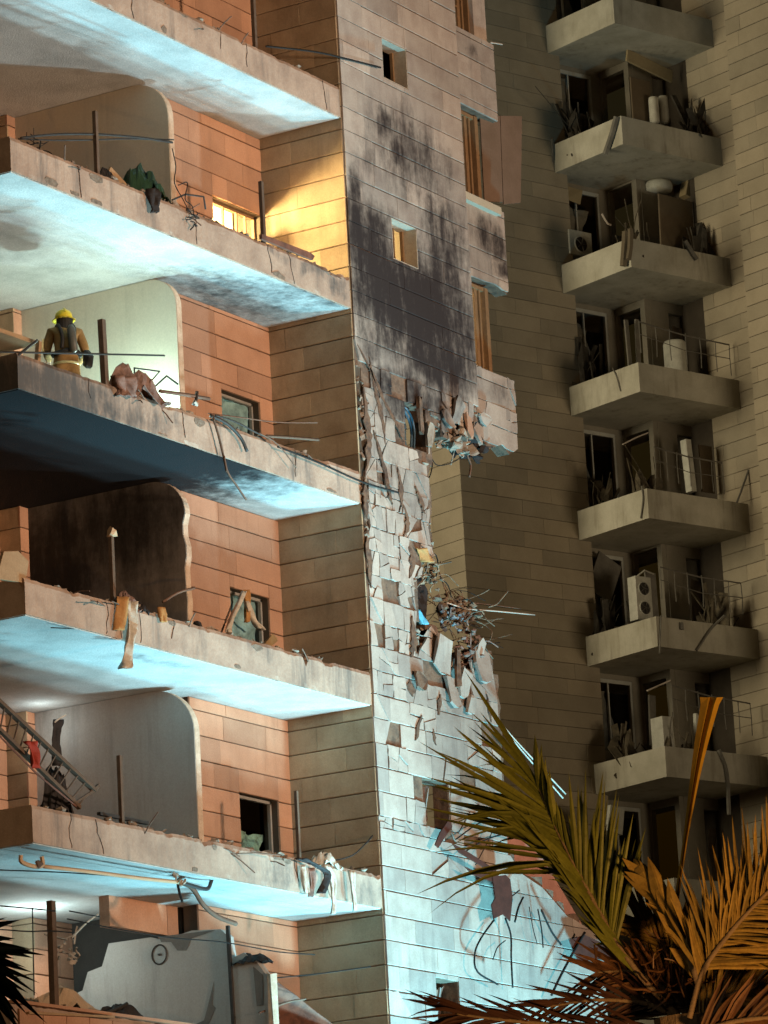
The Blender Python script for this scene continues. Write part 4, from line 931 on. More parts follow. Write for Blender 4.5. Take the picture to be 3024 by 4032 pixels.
thing(MB().prism([(0, 0), (.35, .1), (.5, .75), (.2, 1.05), (.02, .9)], onY(893, 1370, 32.15), X3, Z3, Y3, .06).build('hollow_board', CLOTHD), 'black board standing in the torn opening', 'board')
hang('hanging_cloth', 'orange scrap at the top of the torn opening', 'cloth', [(905, 1185), (915, 1200), (920, 1215)], .35, CLOTHO, 31.85, 31)
hang('blue_scrap', 'bright blue plastic scrap in the torn opening', 'plastic', [(898, 1318), (905, 1335), (910, 1350)], .2, surface('blue_plastic', (.10, .38, .55), rough=.35), 31.95, 32)
g = random.Random(17)
for k in range(22):
    u0, v0 = g.uniform(930, 1040), g.uniform(1240, 1420); L = g.uniform(30, 95); an = g.uniform(-.25, .75)
    wallwire(('fine torn wire springing out of the torn wall' ), [(u0, v0), (u0 + L * .4, v0 + L * .15 * g.uniform(-1, 1)), (u0 + L * math.cos(an), v0 + L * math.sin(an) * .8)], g.uniform(.004, .008), FIB if k % 2 else CABLE, 32.0 + g.uniform(-.15, .2), 'torn_wire')['group'] = 'fine wires springing out of the torn wall'
wallwire('long pale rod reaching right towards the tower from the torn wall', [(965, 1302), (1010, 1315), (1070, 1320), (1155, 1328)], .012, PALE, 32.0, 'pale_rod')
wallwire('second pale rod with a dark tip above the long one', [(990, 1300), (1050, 1305), (1125, 1315)], .008, REBAR, 32.05, 'pale_rod')
wallwire('arched dark cable above the rebar knot', [(922, 1190), (942, 1200), (946, 1225), (942, 1245)], .012, CABLE, 31.95)
wallwire('drooping cable right of the rebar knot', [(950, 1245), (968, 1265), (975, 1290)], .010, CABLE, 32.0)
for k in range(2):
    wallwire(('upper of two pale straight cables sloping down past the tower wall', 'lower of two pale straight cables sloping down past the tower wall')[k], [(1075 + k, 1552 + 3 * k), (1110, 1595 + 6 * k), (1222 - 6 * k, 1715 + 9 * k)], .013, PALE, 31.6, 'straight_cable')
for k, (u, v, a, b, an) in enumerate(((955, 1420, .42, .7, .05), (1040, 1440, .36, .6, -.08), (1000, 1480, .3, .5, .2), (975, 1495, .22, .6, -.25), (1035, 1400, .22, .4, .15), (905, 1470, .3, .34, .5), (1015, 1525, .2, .34, .4), (985, 1440, .12, .75, .28))):
    p = onY(u, v, 31.82)
    thing(ragged(MB(), a * 1.25, b, Matrix.Translation(p) @ Matrix.Rotation(an, 4, 'Y') @ Matrix.Rotation(.12 * (-1) ** k, 4, 'X'), k + 520).build('wall_fragment', STONE if k not in (5, 7) else BACKING),
          ('large loose stone slab below the wire mat, left', 'loose stone slab at the right edge below the wire mat', 'tilted stone piece in the middle below the wire mat', 'narrow tilted stone piece left of the middle one', 'small stone piece just under the wire mat on the right', 'brown flap peeling from the pale wall', 'small tilted piece lowest of the loose stones', 'brown strip running down through the loose stones')[k], 'wall fragment')
# pink broken wall end and twisted metal above the lit wall
PINK = surface('pink_render', (.50, .25, .20), (.36, .17, .135), nscale=3, amount=.8, bump=.4)
Q = [onY(u, v, 32.25) for u, v in ((1093, 1800), (1130, 1808), (1170, 1850), (1215, 1925), (1262, 2005), (1230, 2012), (1170, 1970), (1120, 1935), (1092, 1900))]
BW = MB().prism([(p.x, p.z) for p in Q], (0, 32.25, 0), X3, Z3, Y3, .3).build('broken_wall_end', PINK)
thing(BW, 'pinkish broken wall end with diagonal lower edge behind the palm', 'wall')
Q = [onY(u, v, 32.2) for u, v in ((1090, 1898), (1120, 1930), (1170, 1965), (1262, 2012), (1255, 2022), (1160, 1985), (1110, 1950), (1085, 1915))]
MB().prism([(p.x, p.z) for p in Q], (0, 32.2, 0), X3, Z3, Y3, .12).build('broken_edge', BACKING, BW)
SHADE_METAL = surface('shaded_metal', (.085, .026, .018), (.03, .012, .009), nscale=6, rough=.8, bump=.3)  # dark base puts the sheets' turned-away shade into the metal colour
WIRE = surface('dark_wire', (.012, .010, .010), rough=.8, bump=0, grain=0)  # near-black matte wire
def metal(label, poly, Y, seed, name='twisted_sheet', mat=None):
    P = [onY(u, v, Y) for u, v in poly]
    return thing(MB().prism([(p.x, p.z) for p in P], (0, Y, 0), X3, Z3, -Y3, .02).build(name, mat or SHADE_METAL), label, 'metal sheet')
metal('rusty twisted sheet standing off the lit wall beside the pink wall end', [(1060, 1880), (1075, 1892), (1090, 1890), (1100, 1900), (1105, 1940), (1100, 1990), (1085, 1975), (1065, 1985), (1060, 1955), (1068, 1940)], 31.6, 1)
metal('rusty pointed strip reaching left from the twisted sheet', [(975, 1822), (1000, 1835), (1070, 1880), (1065, 1892), (1040, 1872), (990, 1842)], 31.6, 2)
metal('second rusty strip below the pointed one', [(1002, 1872), (1030, 1885), (1068, 1890), (1062, 1905), (1020, 1890)], 31.62, 3)
metal('small rusty flag hanging under the lower wall window', [(968, 1770), (975, 1785), (955, 1815), (945, 1832), (938, 1825), (948, 1800)], 31.72, 4)
metal('rusty plate at the right end of the lit wall', [(1228, 2030), (1262, 2020), (1300, 2038), (1318, 2075), (1290, 2072), (1250, 2078), (1240, 2060)], 31.7, 5)
for k, (pts, r) in enumerate((([(1070, 1990), (1040, 2025), (1028, 2060), (1030, 2100), (1075, 2130)], .016), ([(1095, 1985), (1102, 2020), (1106, 2070), (1108, 2135)], .016), ([(1110, 1990), (1122, 1960), (1130, 1935)], .018), ([(1160, 1965), (1166, 2010), (1174, 2045)], .012), ([(1172, 1965), (1195, 2010), (1210, 2040)], .018), ([(1140, 1960), (1150, 2005), (1160, 2040)], .008),
        ([(1062, 2070), (1075, 2045), (1095, 2030)], .010), ([(1262, 2010), (1235, 2060), (1210, 2110), (1195, 2150)], .022), ([(1090, 1930), (1105, 1935), (1125, 1925)], .012), ([(985, 1810), (1050, 1775), (1095, 1800)], .012), ([(1000, 1838), (1050, 1815), (1100, 1800), (1150, 1830)], .012), ([(1030, 1870), (1055, 1820), (1070, 1780)], .008))):
    wallwire(('cable looping down left of the twisted sheet', 'straight cable hanging under the twisted sheet', 'short cable joining twisted sheet and broken edge', 'cable hanging from the middle of the broken edge', 'thick cable hanging right under the broken edge', 'fine wire hanging under the broken edge', 'curled wire lowest on the lit wall', 'thick dark bar slanting down from the palm to the lit wall', 'small hooked wire on the twisted sheet', 'arched wire left of the pink wall end', 'wire arching over the pink wall end', 'fine upright wire on the lit wall')[k], [(u_ + rnd.uniform(-4, 4), v_ + rnd.uniform(-4, 4)) for u_, v_ in pts], r * .95, WIRE, 31.66)
# bent cladding panels standing out of the middle bay window
CLADP = surface('bronze_panel', (.19, .13, .095), (.14, .095, .065), nscale=3, amount=.6, rough=.5, bump=.1)
def shut(pix, Y0, dy, label):
    pts = [onY(u, v, Y0) for u, v in pix]; m = MB(); a, b, c_, d = pts
    b = b + Y3 * dy; c_ = c_ + Y3 * dy
    return thing(m.add([a, b, c_, d], [(0, 1, 2, 3)]).build('metal_shutter', CLADP, solid=.02), label, 'metal panel')
shut([(1036, 250), (1079, 253), (1086, 440), (1046, 435)], 32.42, -.08, 'bronze metal panel hanging in the bay window, nearer the sooty wall')
shut([(1080, 250), (1121, 253), (1118, 440), (1087, 442)], 32.34, -.05, 'bronze metal panel bent out furthest from the bay window')
wire('pale_rod', 'short pale rod sticking out at the top corner of the bay', 'rod', [(1060, 92), (1075, 94), (1085, 96)], .015, PALE, 32.25)
wire('slack_cable', 'slack cable from the top balcony to the small upper window', 'cable', [(575, 100), (680, 112), (760, 130), (822, 146)], .016, CABLE, 31.8)

# ================================================================== the firefighter, back to the street
def skin_body(name, verts, edges, root, mats, pick):
    bm = bmesh.new(); ly = bm.verts.layers.skin.verify(); vs = []
    for co, r in verts:
        v = bm.verts.new(co); v[ly].radius = (r, r) if not isinstance(r, tuple) else r; vs.append(v)
    vs[root][ly].use_root = True
    for a, b in edges: bm.edges.new((vs[a], vs[b]))
    me = bpy.data.meshes.new(name); bm.to_mesh(me); bm.free()
    o = bpy.data.objects.new(name, me); COL.objects.link(o)
    o.modifiers.new('k', 'SKIN').use_smooth_shade = True; q = o.modifiers.new('s', 'SUBSURF'); q.levels = q.render_levels = 2
    dg = bpy.context.evaluated_depsgraph_get(); dg.update()
    m2 = bpy.data.meshes.new_from_object(o.evaluated_get(dg)); m2.name = name + '_mesh'
    bpy.data.objects.remove(o); m2.materials.clear()
    for q in mats: m2.materials.append(q)
    for p in m2.polygons: p.material_index = pick(p.center); p.use_smooth = True
    o = bpy.data.objects.new(name, m2); COL.objects.link(o); return o
TURN = surface('turnout_cloth', (.30, .19, .075), (.17, .10, .04), nscale=7, amount=.8, bump=.3, bscale=14)
SKIN = surface('skin', (.42, .26, .19), bump=0, grain=0)
BLACKG = surface('black_gear', (.025, .024, .024), rough=.6, bump=.1)
HELM = surface('yellow_helmet', (.62, .50, .03), (.5, .38, .02), rough=.35, bump=0)
V = [((0, 0, .93), .165), ((0, .0, 1.10), .16), ((0, .02, 1.30), .185), ((0, .03, 1.42), .15), ((0, .05, 1.50), .065), ((0, .08, 1.58), .09), ((0, .09, 1.66), .085),      # 0-6 trunk to head
     ((-.20, .03, 1.40), .085), ((-.27, .08, 1.14), .072), ((-.20, .30, 1.08), .052), ((-.17, .38, 1.08), .042),                                                       # 7-10 left arm, hand forward
     ((.20, .03, 1.40), .085), ((.29, .02, 1.14), .072), ((.24, .24, 1.02), .052), ((.22, .32, 1.01), .042),                                                           # 11-14 right arm
     ((-.10, 0, .86), .12), ((-.12, .02, .48), .088), ((-.12, -.02, .11), .068), ((-.13, .15, .06), .05),
     ((.10, 0, .86), .12), ((.12, .03, .48), .088), ((.13, -.02, .11), .068), ((.14, .15, .06), .05)]
Eg = [(0, 1), (1, 2), (2, 3), (3, 4), (4, 5), (5, 6), (3, 7), (7, 8), (8, 9), (9, 10), (3, 11), (11, 12), (12, 13), (13, 14), (0, 15), (15, 16), (16, 17), (17, 18), (0, 19), (19, 20), (20, 21), (21, 22)]
for hb, sx in ((10, -1), (14, 1)):
    p = Vector(V[hb][0])
    for q, (dx, dy, dz) in enumerate(((-.034, .10, -.01), (-.012, .12, -.015), (.012, .115, -.018), (.034, .09, -.02), (-.05 * sx, .05, .03))):
        V.append((tuple(p + Vector((dx * .8, dy * .55, dz))), .010)); V.append((tuple(p + Vector((dx, dy, dz - .025))), .009))
        n = len(V); Eg += [(hb, n - 2), (n - 2, n - 1)]
FF = skin_body('person', V, Eg, 0, [TURN, SKIN, BLACKG], lambda c: 1 if c.z > 1.5 or (c.y > .34 and c.z > .9) else (2 if c.z < .16 else 0))
tag(FF, 'firefighter in tan jacket and yellow helmet standing back to us on the balcony', 'person')
FF.location = (46.75, 33.48, F3 - .01); FF.rotation_euler = (0, 0, -math.radians(42)); FF.scale = (.98, .98, .95)
def gear(m, name, mat, **k):
    o = m.build(name, mat, **k); o.parent = FF; return o
m = MB(); n = 16; rings = ((1.62, .118), (1.66, .122), (1.70, .116), (1.74, .09), (1.765, .05), (1.775, .001))
vs = [(r * math.cos(2 * math.pi * j / n), .085 + r * 1.18 * math.sin(2 * math.pi * j / n), z) for z, r in rings for j in range(n)]
m.add(vs, [(i * n + j, i * n + (j + 1) % n, (i + 1) * n + (j + 1) % n, (i + 1) * n + j) for i in range(len(rings) - 1) for j in range(n)])
for j in range(n):
    a, b = 2 * math.pi * j / n, 2 * math.pi * (j + 1) / n; r0, r1 = .118, .168
    m.add([(r0 * math.cos(a), .085 + r0 * 1.18 * math.sin(a), 1.625), (r0 * math.cos(b), .085 + r0 * 1.18 * math.sin(b), 1.625), (r1 * math.cos(b), .07 + r1 * 1.2 * math.sin(b), 1.60), (r1 * math.cos(a), .07 + r1 * 1.2 * math.sin(a), 1.60)], [(0, 1, 2, 3)])
hm = gear(m, 'helmet', HELM, smooth=True, solid=.008)
o = MB().tube(bez([(0, -.06, 1.70), (0, .0, 1.765), (0, .085, 1.785), (0, .17, 1.765), (0, .22, 1.70)], 3), .012, 6).build('crest', HELM, smooth=True); o.parent = hm
m = MB()
for j in range(9):
    a = math.pi * (1.12 + .76 * j / 8); b_ = math.pi * (1.12 + .76 * (j + 1) / 8)
    m.add([(.125 * math.cos(q), .08 + .14 * math.sin(q), z) for z in (1.63, 1.44) for q in ((a, b_) if z > 1.5 else (b_, a))], [(0, 1, 2, 3)])
gear(m, 'neck_flap', BLACKG, solid=.012)
m = MB()
for sx in (-.11, .10): m.tube(bez([(sx, .17, 1.40), (sx, .04, 1.515), (sx, -.15, 1.42), (sx * .8, -.20, 1.25), (sx * .9, -.185, 1.10)], 5), .028, 6)
gear(m, 'harness', BLACKG, smooth=True)
m = MB(); n = 18; m.tube([(.20 * math.cos(2 * math.pi * j / n), .0 + .20 * math.sin(2 * math.pi * j / n), 1.06 + .02 * math.sin(j)) for j in range(n + 1)], .034, 6, False)
gear(m, 'belt', BLACKG, smooth=True)
gear(MB().tube([(.06, -.24, 1.02), (.06, -.25, 1.06), (.03, -.25, 1.38), (.03, -.245, 1.44)], [.03, .06, .06, .03], 10), 'air_tank', surface('tank_grey', (.10, .10, .09), rough=.4), smooth=True)
crx = MB().rock((.30, -.06, .98), (.10, .09, .19), 8, 30); gear(crx, 'hip_bag', BLACKG)
m = MB(); n = 18; m.tube([(.182 * math.cos(2 * math.pi * j / n), .01 + .182 * math.sin(2 * math.pi * j / n), .90) for j in range(n + 1)], .02, 6, False)
gear(m, 'reflective_band', surface('band', (.7, .65, .35), rough=.4), smooth=True)
gear(MB().tube([(-.31, .06, 1.3), (-.33, .06, 1.2), (-.30, .09, 1.1)], .02, 6), 'reflective_band', surface('band', (.7, .65, .35), rough=.4))

# ================================================================== things left in the tower's balconies
def lo(p): q = p - B2O; return q.dot(E1), q.dot(E2), p.z
def tbox(u0, v0, u1, v1, pv, depth, name, mat, label, cat, lean=0.0, rot=0.0, parts=None, jit=.0):
    a = lo(b2px(u0, v0, 'v', pv)); b = lo(b2px(u1, v1, 'v', pv)); z0 = b[2]
    w_, h = b[0] - a[0], a[2] - z0
    M = RB @ Matrix.Translation((a[0] + w_ / 2, pv, z0)) @ Matrix.Rotation(rot, 4, 'Z') @ Matrix.Rotation(lean, 4, 'Y')
    o = MB().box(-w_ / 2, w_ / 2, 0, depth, 0, h, M, jit).build(name, mat, bevel=.012)
    tag(o, label, cat); return o, M, w_, h
WHITEG = surface('dusty_white_metal', (.55, .54, .48), (.40, .39, .34), nscale=5, amount=.7, rough=.5, bump=.1, streak=.4)
BRD = surface('brown_board', (.16, .125, .085), (.11, .085, .06), nscale=3, bump=.1)
TANB = surface('tan_box', (.36, .28, .16), (.26, .20, .12), nscale=4, bump=.1)
DGREY = surface('dusty_grey', (.20, .185, .16), (.12, .11, .095), nscale=4, amount=.8, bump=.2)
def fan(o, M, x, z, r, y=-.006):
    m = MB(); n = 20
    m.tube([M @ Vector((x + r * math.cos(2 * math.pi * j / n), y, z + r * math.sin(2 * math.pi * j / n))) for j in range(n + 1)], .018, 5, False)
    m.build('fan_ring', WHITEG, o)
    m = MB(); m.add([M @ Vector((x + r * math.cos(2 * math.pi * j / n), y + .003, z + r * math.sin(2 * math.pi * j / n))) for j in range(n)], [tuple(range(n))[::-1]]); m.build('fan_opening', DARKROOM, o)
    m = MB()
    for q in range(5):
        a = q * 2 * math.pi / 5; m.bar(M @ Vector((x, y, z)), M @ Vector((x + r * .9 * math.cos(a), y - .002, z + r * .9 * math.sin(a))), .05, .006)
    m.build('fan_blade', DGREY, o)
o, M, w_, h = tbox(1229, 494, 1281, 556, 2.35, .3, 'air_conditioner', WHITEG, 'white air conditioner unit with round fan on the third tower balcony from the top', 'air conditioner')
fan(o, M, 0, h * .45, min(w_, h) * .33)
o, M, w_, h = tbox(1372, 1243, 1412, 1342, 1.2, .28, 'air_conditioner', WHITEG, 'tall white fan unit with two round openings on a lower tower balcony', 'air conditioner')
fan(o, M, 0, h * .72, w_ * .34); fan(o, M, 0, h * .28, w_ * .34)
thing(MB().tube([lp(*lo(b2px(1372, 1248, 'v', 1.1))), lp(*lo(b2px(1392, 1232, 'v', 1.1))), lp(*lo(b2px(1412, 1240, 'v', 1.1)))], .02, 5).build('bent_tray', WHITEG), 'bent white tray lying on the two-fan unit', 'tray')
def barrel(u0, v0, u1, v1, pv, label, mat, cat='tank', name='water_tank'):
    a = lo(b2px(u0, v0, 'v', pv)); b = lo(b2px(u1, v1, 'v', pv)); r = (b[0] - a[0]) / 2; n = 16; m = MB()
    prof = [(0.02, 0), (r * .94, .02), (r, .08), (r, a[2] - b[2] - .08), (r * .9, a[2] - b[2] - .01), (.02, a[2] - b[2])]
    vs = [RB @ Vector((a[0] + r + q * math.cos(2 * math.pi * j / n), pv + r + q * math.sin(2 * math.pi * j / n), b[2] + z)) for q, z in prof for j in range(n)]
    m.add(vs, [(i * n + j, i * n + (j + 1) % n, (i + 1) * n + (j + 1) % n, (i + 1) * n + j) for i in range(len(prof) - 1) for j in range(n)])
    return tag(m.build(name, mat, smooth=True), label, cat)
barrel(1420, 380, 1466, 412, 1.3, 'white round tub under the ceiling of the third tower balcony', WHITEG, 'tub', 'tub')
barrel(1455, 728, 1497, 812, .9, 'grey-white water tank on the fourth tower balcony from the top', WHITEG)
barrel(1410, 205, 1430, 266, 1.0, 'left of two pale gas bottles on the second tower balcony', WHITEG, 'bottle', 'gas_bottle')
barrel(1431, 203, 1451, 266, 1.0, 'right of two pale gas bottles on the second tower balcony', WHITEG, 'bottle', 'gas_bottle')
tbox(1478, 384, 1512, 432, 1.2, .25, 'tan_box', TANB, 'tan box hanging at the ceiling of the third tower balcony', 'box', .3)
tbox(1420, 418, 1502, 566, 1.1, .05, 'brown_board', BRD, 'large brown board standing on the third tower balcony', 'board', .03)
tbox(1352, 116, 1452, 166, 1.2, .06, 'ceiling_board', TANB, 'tan ceiling board hanging askew in the second tower balcony', 'board', .20)
tbox(1362, 165, 1410, 266, 1.3, .05, 'brown_board', BRD, 'brown board left of the gas bottles on the second tower balcony', 'board')
tbox(1352, 690, 1368, 805, 1.2, .05, 'grey_door', DGREY, 'narrow grey door leaf, left one of two, on the fourth tower balcony', 'door', -.03)
tbox(1370, 688, 1386, 800, 1.2, .05, 'grey_door', DGREY, 'narrow grey door leaf, right one of two, on the fourth tower balcony', 'door', .03)
tbox(1545, 740, 1585, 830, .9, .05, 'brown_board', BRD, 'brown board in a frame at the right of the fourth tower balcony', 'board')
tbox(1486, 948, 1506, 1062, .8, .2, 'white_cabinet', WHITEG, 'narrow white cabinet on the fifth tower balcony', 'cabinet', -.06)
tbox(1510, 960, 1545, 1066, .9, .05, 'brown_board', BRD, 'brown board right of the narrow white cabinet', 'board')
tbox(1430, 1546, 1457, 1615, .7, .4, 'fridge', WHITEG, 'small white fridge at the corner of the lowest clear tower balcony', 'fridge')
tbox(1398, 1500, 1420, 1612, 1.9, .05, 'grey_door', DGREY, 'grey door leaf left of the small white fridge', 'door', .05)
tbox(1500, 1540, 1520, 1640, .7, .1, 'white_board', WHITEG, 'pale board right of the spear leaf on the lowest clear tower balcony', 'board', .04)
tbox(1395, 1235, 1425, 1340, 1.3, .05, 'grey_door', DGREY, 'grey door leaf behind the two-fan unit', 'door', -.02)
tbox(1262, 1190, 1320, 1290, 2.6, .05, 'leaning_board', DGREY, 'grey board leaning inside the window beside the two-fan unit', 'board', .45)
tbox(1222, 402, 1256, 440, 2.7, .03, 'torn_paper', TANB, 'torn tan paper on the window above the white air conditioner', 'paper', .15, jit=.05)
tbox(1310, 1740, 1345, 1800, .9, .1, 'white_board', WHITEG, 'pale board behind the palm on the lowest tower balcony', 'board', .2)
DDARK = surface('dark_debris', (.07, .06, .048), (.03, .026, .021), nscale=5, amount=1, bump=.3)
def ttangle(label, u, v, pv, size, count, r, mat, seed, rocks=0, name='debris_clump'):
    """wreckage piled behind a tower parapet: splintered boards, sheets and blocks leaning together"""
    g = random.Random(seed); m = MB(); c = b2px(u, v, 'v', pv); cl = lo(c); zf = max(z for z in zs2 if z < c.z + .2) + .22; top = c.z + size[2] * .75
    mt = mat if mat is DUST else DDARK
    for q in range(15 + count // 5):
        x = cl[0] + g.gauss(0, .5) * size[0]; x = min(2.9, max(.35 if cl[1] > 1.7 else .25, x)); y = max(.22, cl[1] + g.uniform(-.2, .2)); h = (top - zf) * g.uniform(.35, 1.0)
        M = RB @ Matrix.Translation((x, y, zf + h * .45)) @ Matrix.Rotation(g.gauss(0, .5), 4, 'Z') @ Matrix.Rotation(g.gauss(0, .38), 4, 'Y') @ Matrix.Rotation(g.gauss(0, .25), 4, 'X')
        if q % 4 == 0: ragged(m, g.uniform(.3, .7), h * g.uniform(.6, 1.0), M, g.random(), .02)
        elif q % 4 == 3: m.rock(RB @ Vector((x, y, zf + h * .5)), (g.uniform(.12, .3), g.uniform(.1, .2), h * .5), g.random(), 11)
        else: m.box(-g.uniform(.02, .09), g.uniform(.02, .09), -.012, .012, -h * .55, h * .55, M, .02)
    for q in range(5):
        a_ = RB @ Vector((min(2.9, max(.3, cl[0] + g.gauss(0, .4))), max(.2, cl[1] - .1), zf + .6)); d_ = Vector((g.gauss(0, .5), g.gauss(0, .2), g.uniform(.2, .9)))
        m.tube([a_, a_ + d_ * .5 + Vector((g.gauss(0, .08), 0, 0)), a_ + d_], .012, 4)
    return thing(m.build(name, mt), label, 'debris')
DUST = surface('dusty_debris', (.13, .105, .07), (.05, .042, .03), nscale=6, amount=1, bump=.4)
ttangle('tangle of wire and bent metal on the corner of the third tower balcony', 1345, 500, .25, (.62, .3, .45), 44, .016, DUST, 101, 12)
ttangle('dark heap of debris in the left corner of the second tower balcony', 1235, 235, 2.0, (.5, .3, .55), 34, .018, DGREY, 102, 12)
ttangle('tangle of dark wire at the right of the second tower balcony', 1500, 220, .5, (.5, .3, .55), 34, .016, DGREY, 103, 6)
ttangle('bushy debris heap in the middle of the fifth tower balcony', 1395, 1020, .6, (.5, .3, .45), 50, .014, DUST, 104, 14)
ttangle('wire tangle by the window of the fifth tower balcony', 1290, 1000, 2.4, (.4, .2, .25), 16, .014, DUST, 105, 4)
ttangle('debris heap at the right of the two-fan balcony', 1545, 1275, .6, (.5, .3, .40), 40, .018, DUST, 106, 14)
ttangle('debris heap in the left corner of the lowest clear tower balcony', 1325, 1575, 1.6, (.45, .3, .40), 34, .016, DUST, 107, 14)
ttangle('small debris heap at the window of the two-fan balcony', 1300, 1310, 2.2, (.4, .3, .25), 20, .018, DGREY, 108, 10)
ttangle('dark debris at the right end of the third tower balcony', 1530, 500, .6, (.35, .3, .55), 30, .018, DGREY, 109, 8)
ttangle('dark debris by the window of the fourth tower balcony', 1262, 745, 2.4, (.4, .3, .25), 20, .016, DGREY, 110, 8)
ttangle('debris heap by the fridge on the lowest clear tower balcony', 1480, 1590, .6, (.4, .3, .35), 24, .016, DUST, 111, 8)
def tstrip(label, pts, pu, pv, r, mat, name='hanging_strip'):
    p = [b2px(u, v, 'u' if pu is not None else 'v', pu if pu is not None else pv) for u, v in pts]
    return thing(MB().tube(bez(p, 4) if len(p) > 2 else p, r, 5).build(name, mat), label, 'strip')
tstrip('dark plank hanging across the white face of the second tower balcony', [(1332, 252), (1322, 290), (1308, 332)], -.06, None, .07, DGREY)
tstrip('dark strip hanging at the left end of the second tower balcony', [(1193, 300), (1194, 330), (1193, 360)], -.05, None, .03, DGREY)
tstrip('dark rag hanging down the corner of the third tower balcony', [(1352, 500), (1350, 540), (1347, 575)], -.08, None, .09, BRD)
tstrip('second dark rag beside the one on the third balcony corner', [(1362, 495), (1362, 530), (1358, 560)], None, -.08, .07, BRD)
tstrip('black bag hanging over the third tower balcony right of its corner', [(1480, 520), (1495, 545), (1505, 560)], None, -.06, .06, DGREY)
tstrip('thin dark crack-like wire on the white face of the fourth tower balcony', [(1323, 795), (1332, 815), (1340, 845)], -.03, None, .012, DGREY)
tstrip('black cable down the corner of the fifth tower balcony', [(1386, 1050), (1389, 1080), (1384, 1120)], -.03, None, .018, DGREY)
tstrip('black cable down the corner of the two-fan balcony', [(1428, 1330), (1426, 1380), (1425, 1412)], None, -.03, .02, DGREY)
tstrip('sagging cable over the right face of the two-fan balcony', [(1565, 1330), (1535, 1360), (1505, 1405)], None, -.04, .03, DGREY)
tstrip('dark rag on the right face of the two-fan balcony', [(1472, 1345), (1473, 1360)], None, -.04, .05, DGREY)
tstrip('long dark cable down the right face of the lowest clear tower balcony', [(1553, 1620), (1570, 1670), (1575, 1760)], None, -.04, .05, DGREY)
tstrip('dark broom standing at the right end of the fifth tower balcony', [(1592, 1085), (1605, 1050), (1617, 1015)], None, -.1, .025, DGREY)
tstrip('pale bent rail across the fifth tower balcony', [(1345, 960), (1375, 945), (1400, 935)], None, .4, .016, PALE)
tstrip('pale rail across the lowest clear tower balcony', [(1398, 1492), (1430, 1478), (1448, 1470)], None, .5, .02, PALE)
tstrip('pale bent pipe above the white air conditioner', [(1300, 462), (1312, 482), (1320, 486)], None, 1.5, .025, PALE)
tstrip('thin pale rail lying at the right of the third tower balcony', [(1385, 540), (1420, 545), (1445, 560)], None, .1, .016, PALE)
for j, (u0, v0, u1, v1) in enumerate(((1380, 695, 1575, 745), (1412, 965, 1560, 1000), (1425, 1225, 1600, 1260), (1450, 1480, 1620, 1520))):
    a = b2px(u0, v0, 'v', .1); b = b2px(u1, v1, 'v', .1)
    mm = MB().tube([a, (a + b) / 2 + Vector((0, 0, -.05)), b], .018, 5)
    for q in range(7): pq = a.lerp(b, q / 6 + .01 * (q % 2)); mm.tube([pq + Vector((0, 0, -.75)), pq + Vector((.03 * math.sin(q * 2 + j), 0, -.35)), pq], .012, 4)
    mm.tube([a + Vector((0, 0, -.3)), (a + b) / 2 + Vector((0, 0, -.42)), b + Vector((0, 0, -.34))], .010, 4)
    thing(mm.build('balcony_rail', DGREY), ('handrail along the fourth tower balcony', 'bent handrail along the fifth tower balcony', 'bent handrail along the two-fan balcony', 'handrail along the lowest clear tower balcony')[j], 'rail')

# ================================================================== palms in front
PALM_D = 26.0
LEAF_O = surface('olive_leaf', (.075, .085, .014), (.045, .05, .01), rough=.45, nscale=9, bump=.1, grain=.2, tone=.28)
LEAF_Y = surface('orange_lit_leaf', (.17, .115, .028), (.09, .05, .014), rough=.5, nscale=9, bump=.1, grain=.2, tone=.28)  # yellower base puts the lamp's orange light into the leaf colour
LEAF_R = surface('brown_leaf', (.075, .035, .016), (.04, .02, .012), rough=.5, nscale=9, bump=.1, grain=.2, tone=.28)
LEAF_K = surface('dull_red_leaf', (.030, .012, .008), (.018, .008, .006), rough=.55, nscale=9, bump=.1)
LEAF_D = surface('dark_leaf', (.010, .013, .006), rough=.5, bump=0)
BARK = surface('palm_bark', (.14, .10, .065), (.07, .05, .035), nscale=8, bump=.8)
PSC = PX * PALM_D / FPX * math.sqrt(1 + .013)            # metres per full-view pixel at the palm
def leaflet(m, p, d, nrm, L, w, g, droop, seg=4):
    side = d.cross(nrm).normalized(); pts = []
    for i in range(seg + 1):
        t = i / seg; q = p + d * (L * t) + Vector((0, 0, -droop * L * t * t)) + nrm * (.05 * L * math.sin(t * 3))
        ww = w * (.55 + 1.1 * t) if t < .35 else w * max(.0, 1.0 - ((t - .35) / .65) ** 1.6)
        pts.append((q - side * ww * .5, q + nrm * ww * .28, q + side * ww * .5))
    vs = [v for q in pts for v in q]
    m.add(vs, [f for i in range(seg) for f in ((3 * i, 3 * i + 3, 3 * i + 4, 3 * i + 1), (3 * i + 1, 3 * i + 4, 3 * i + 5, 3 * i + 2))])
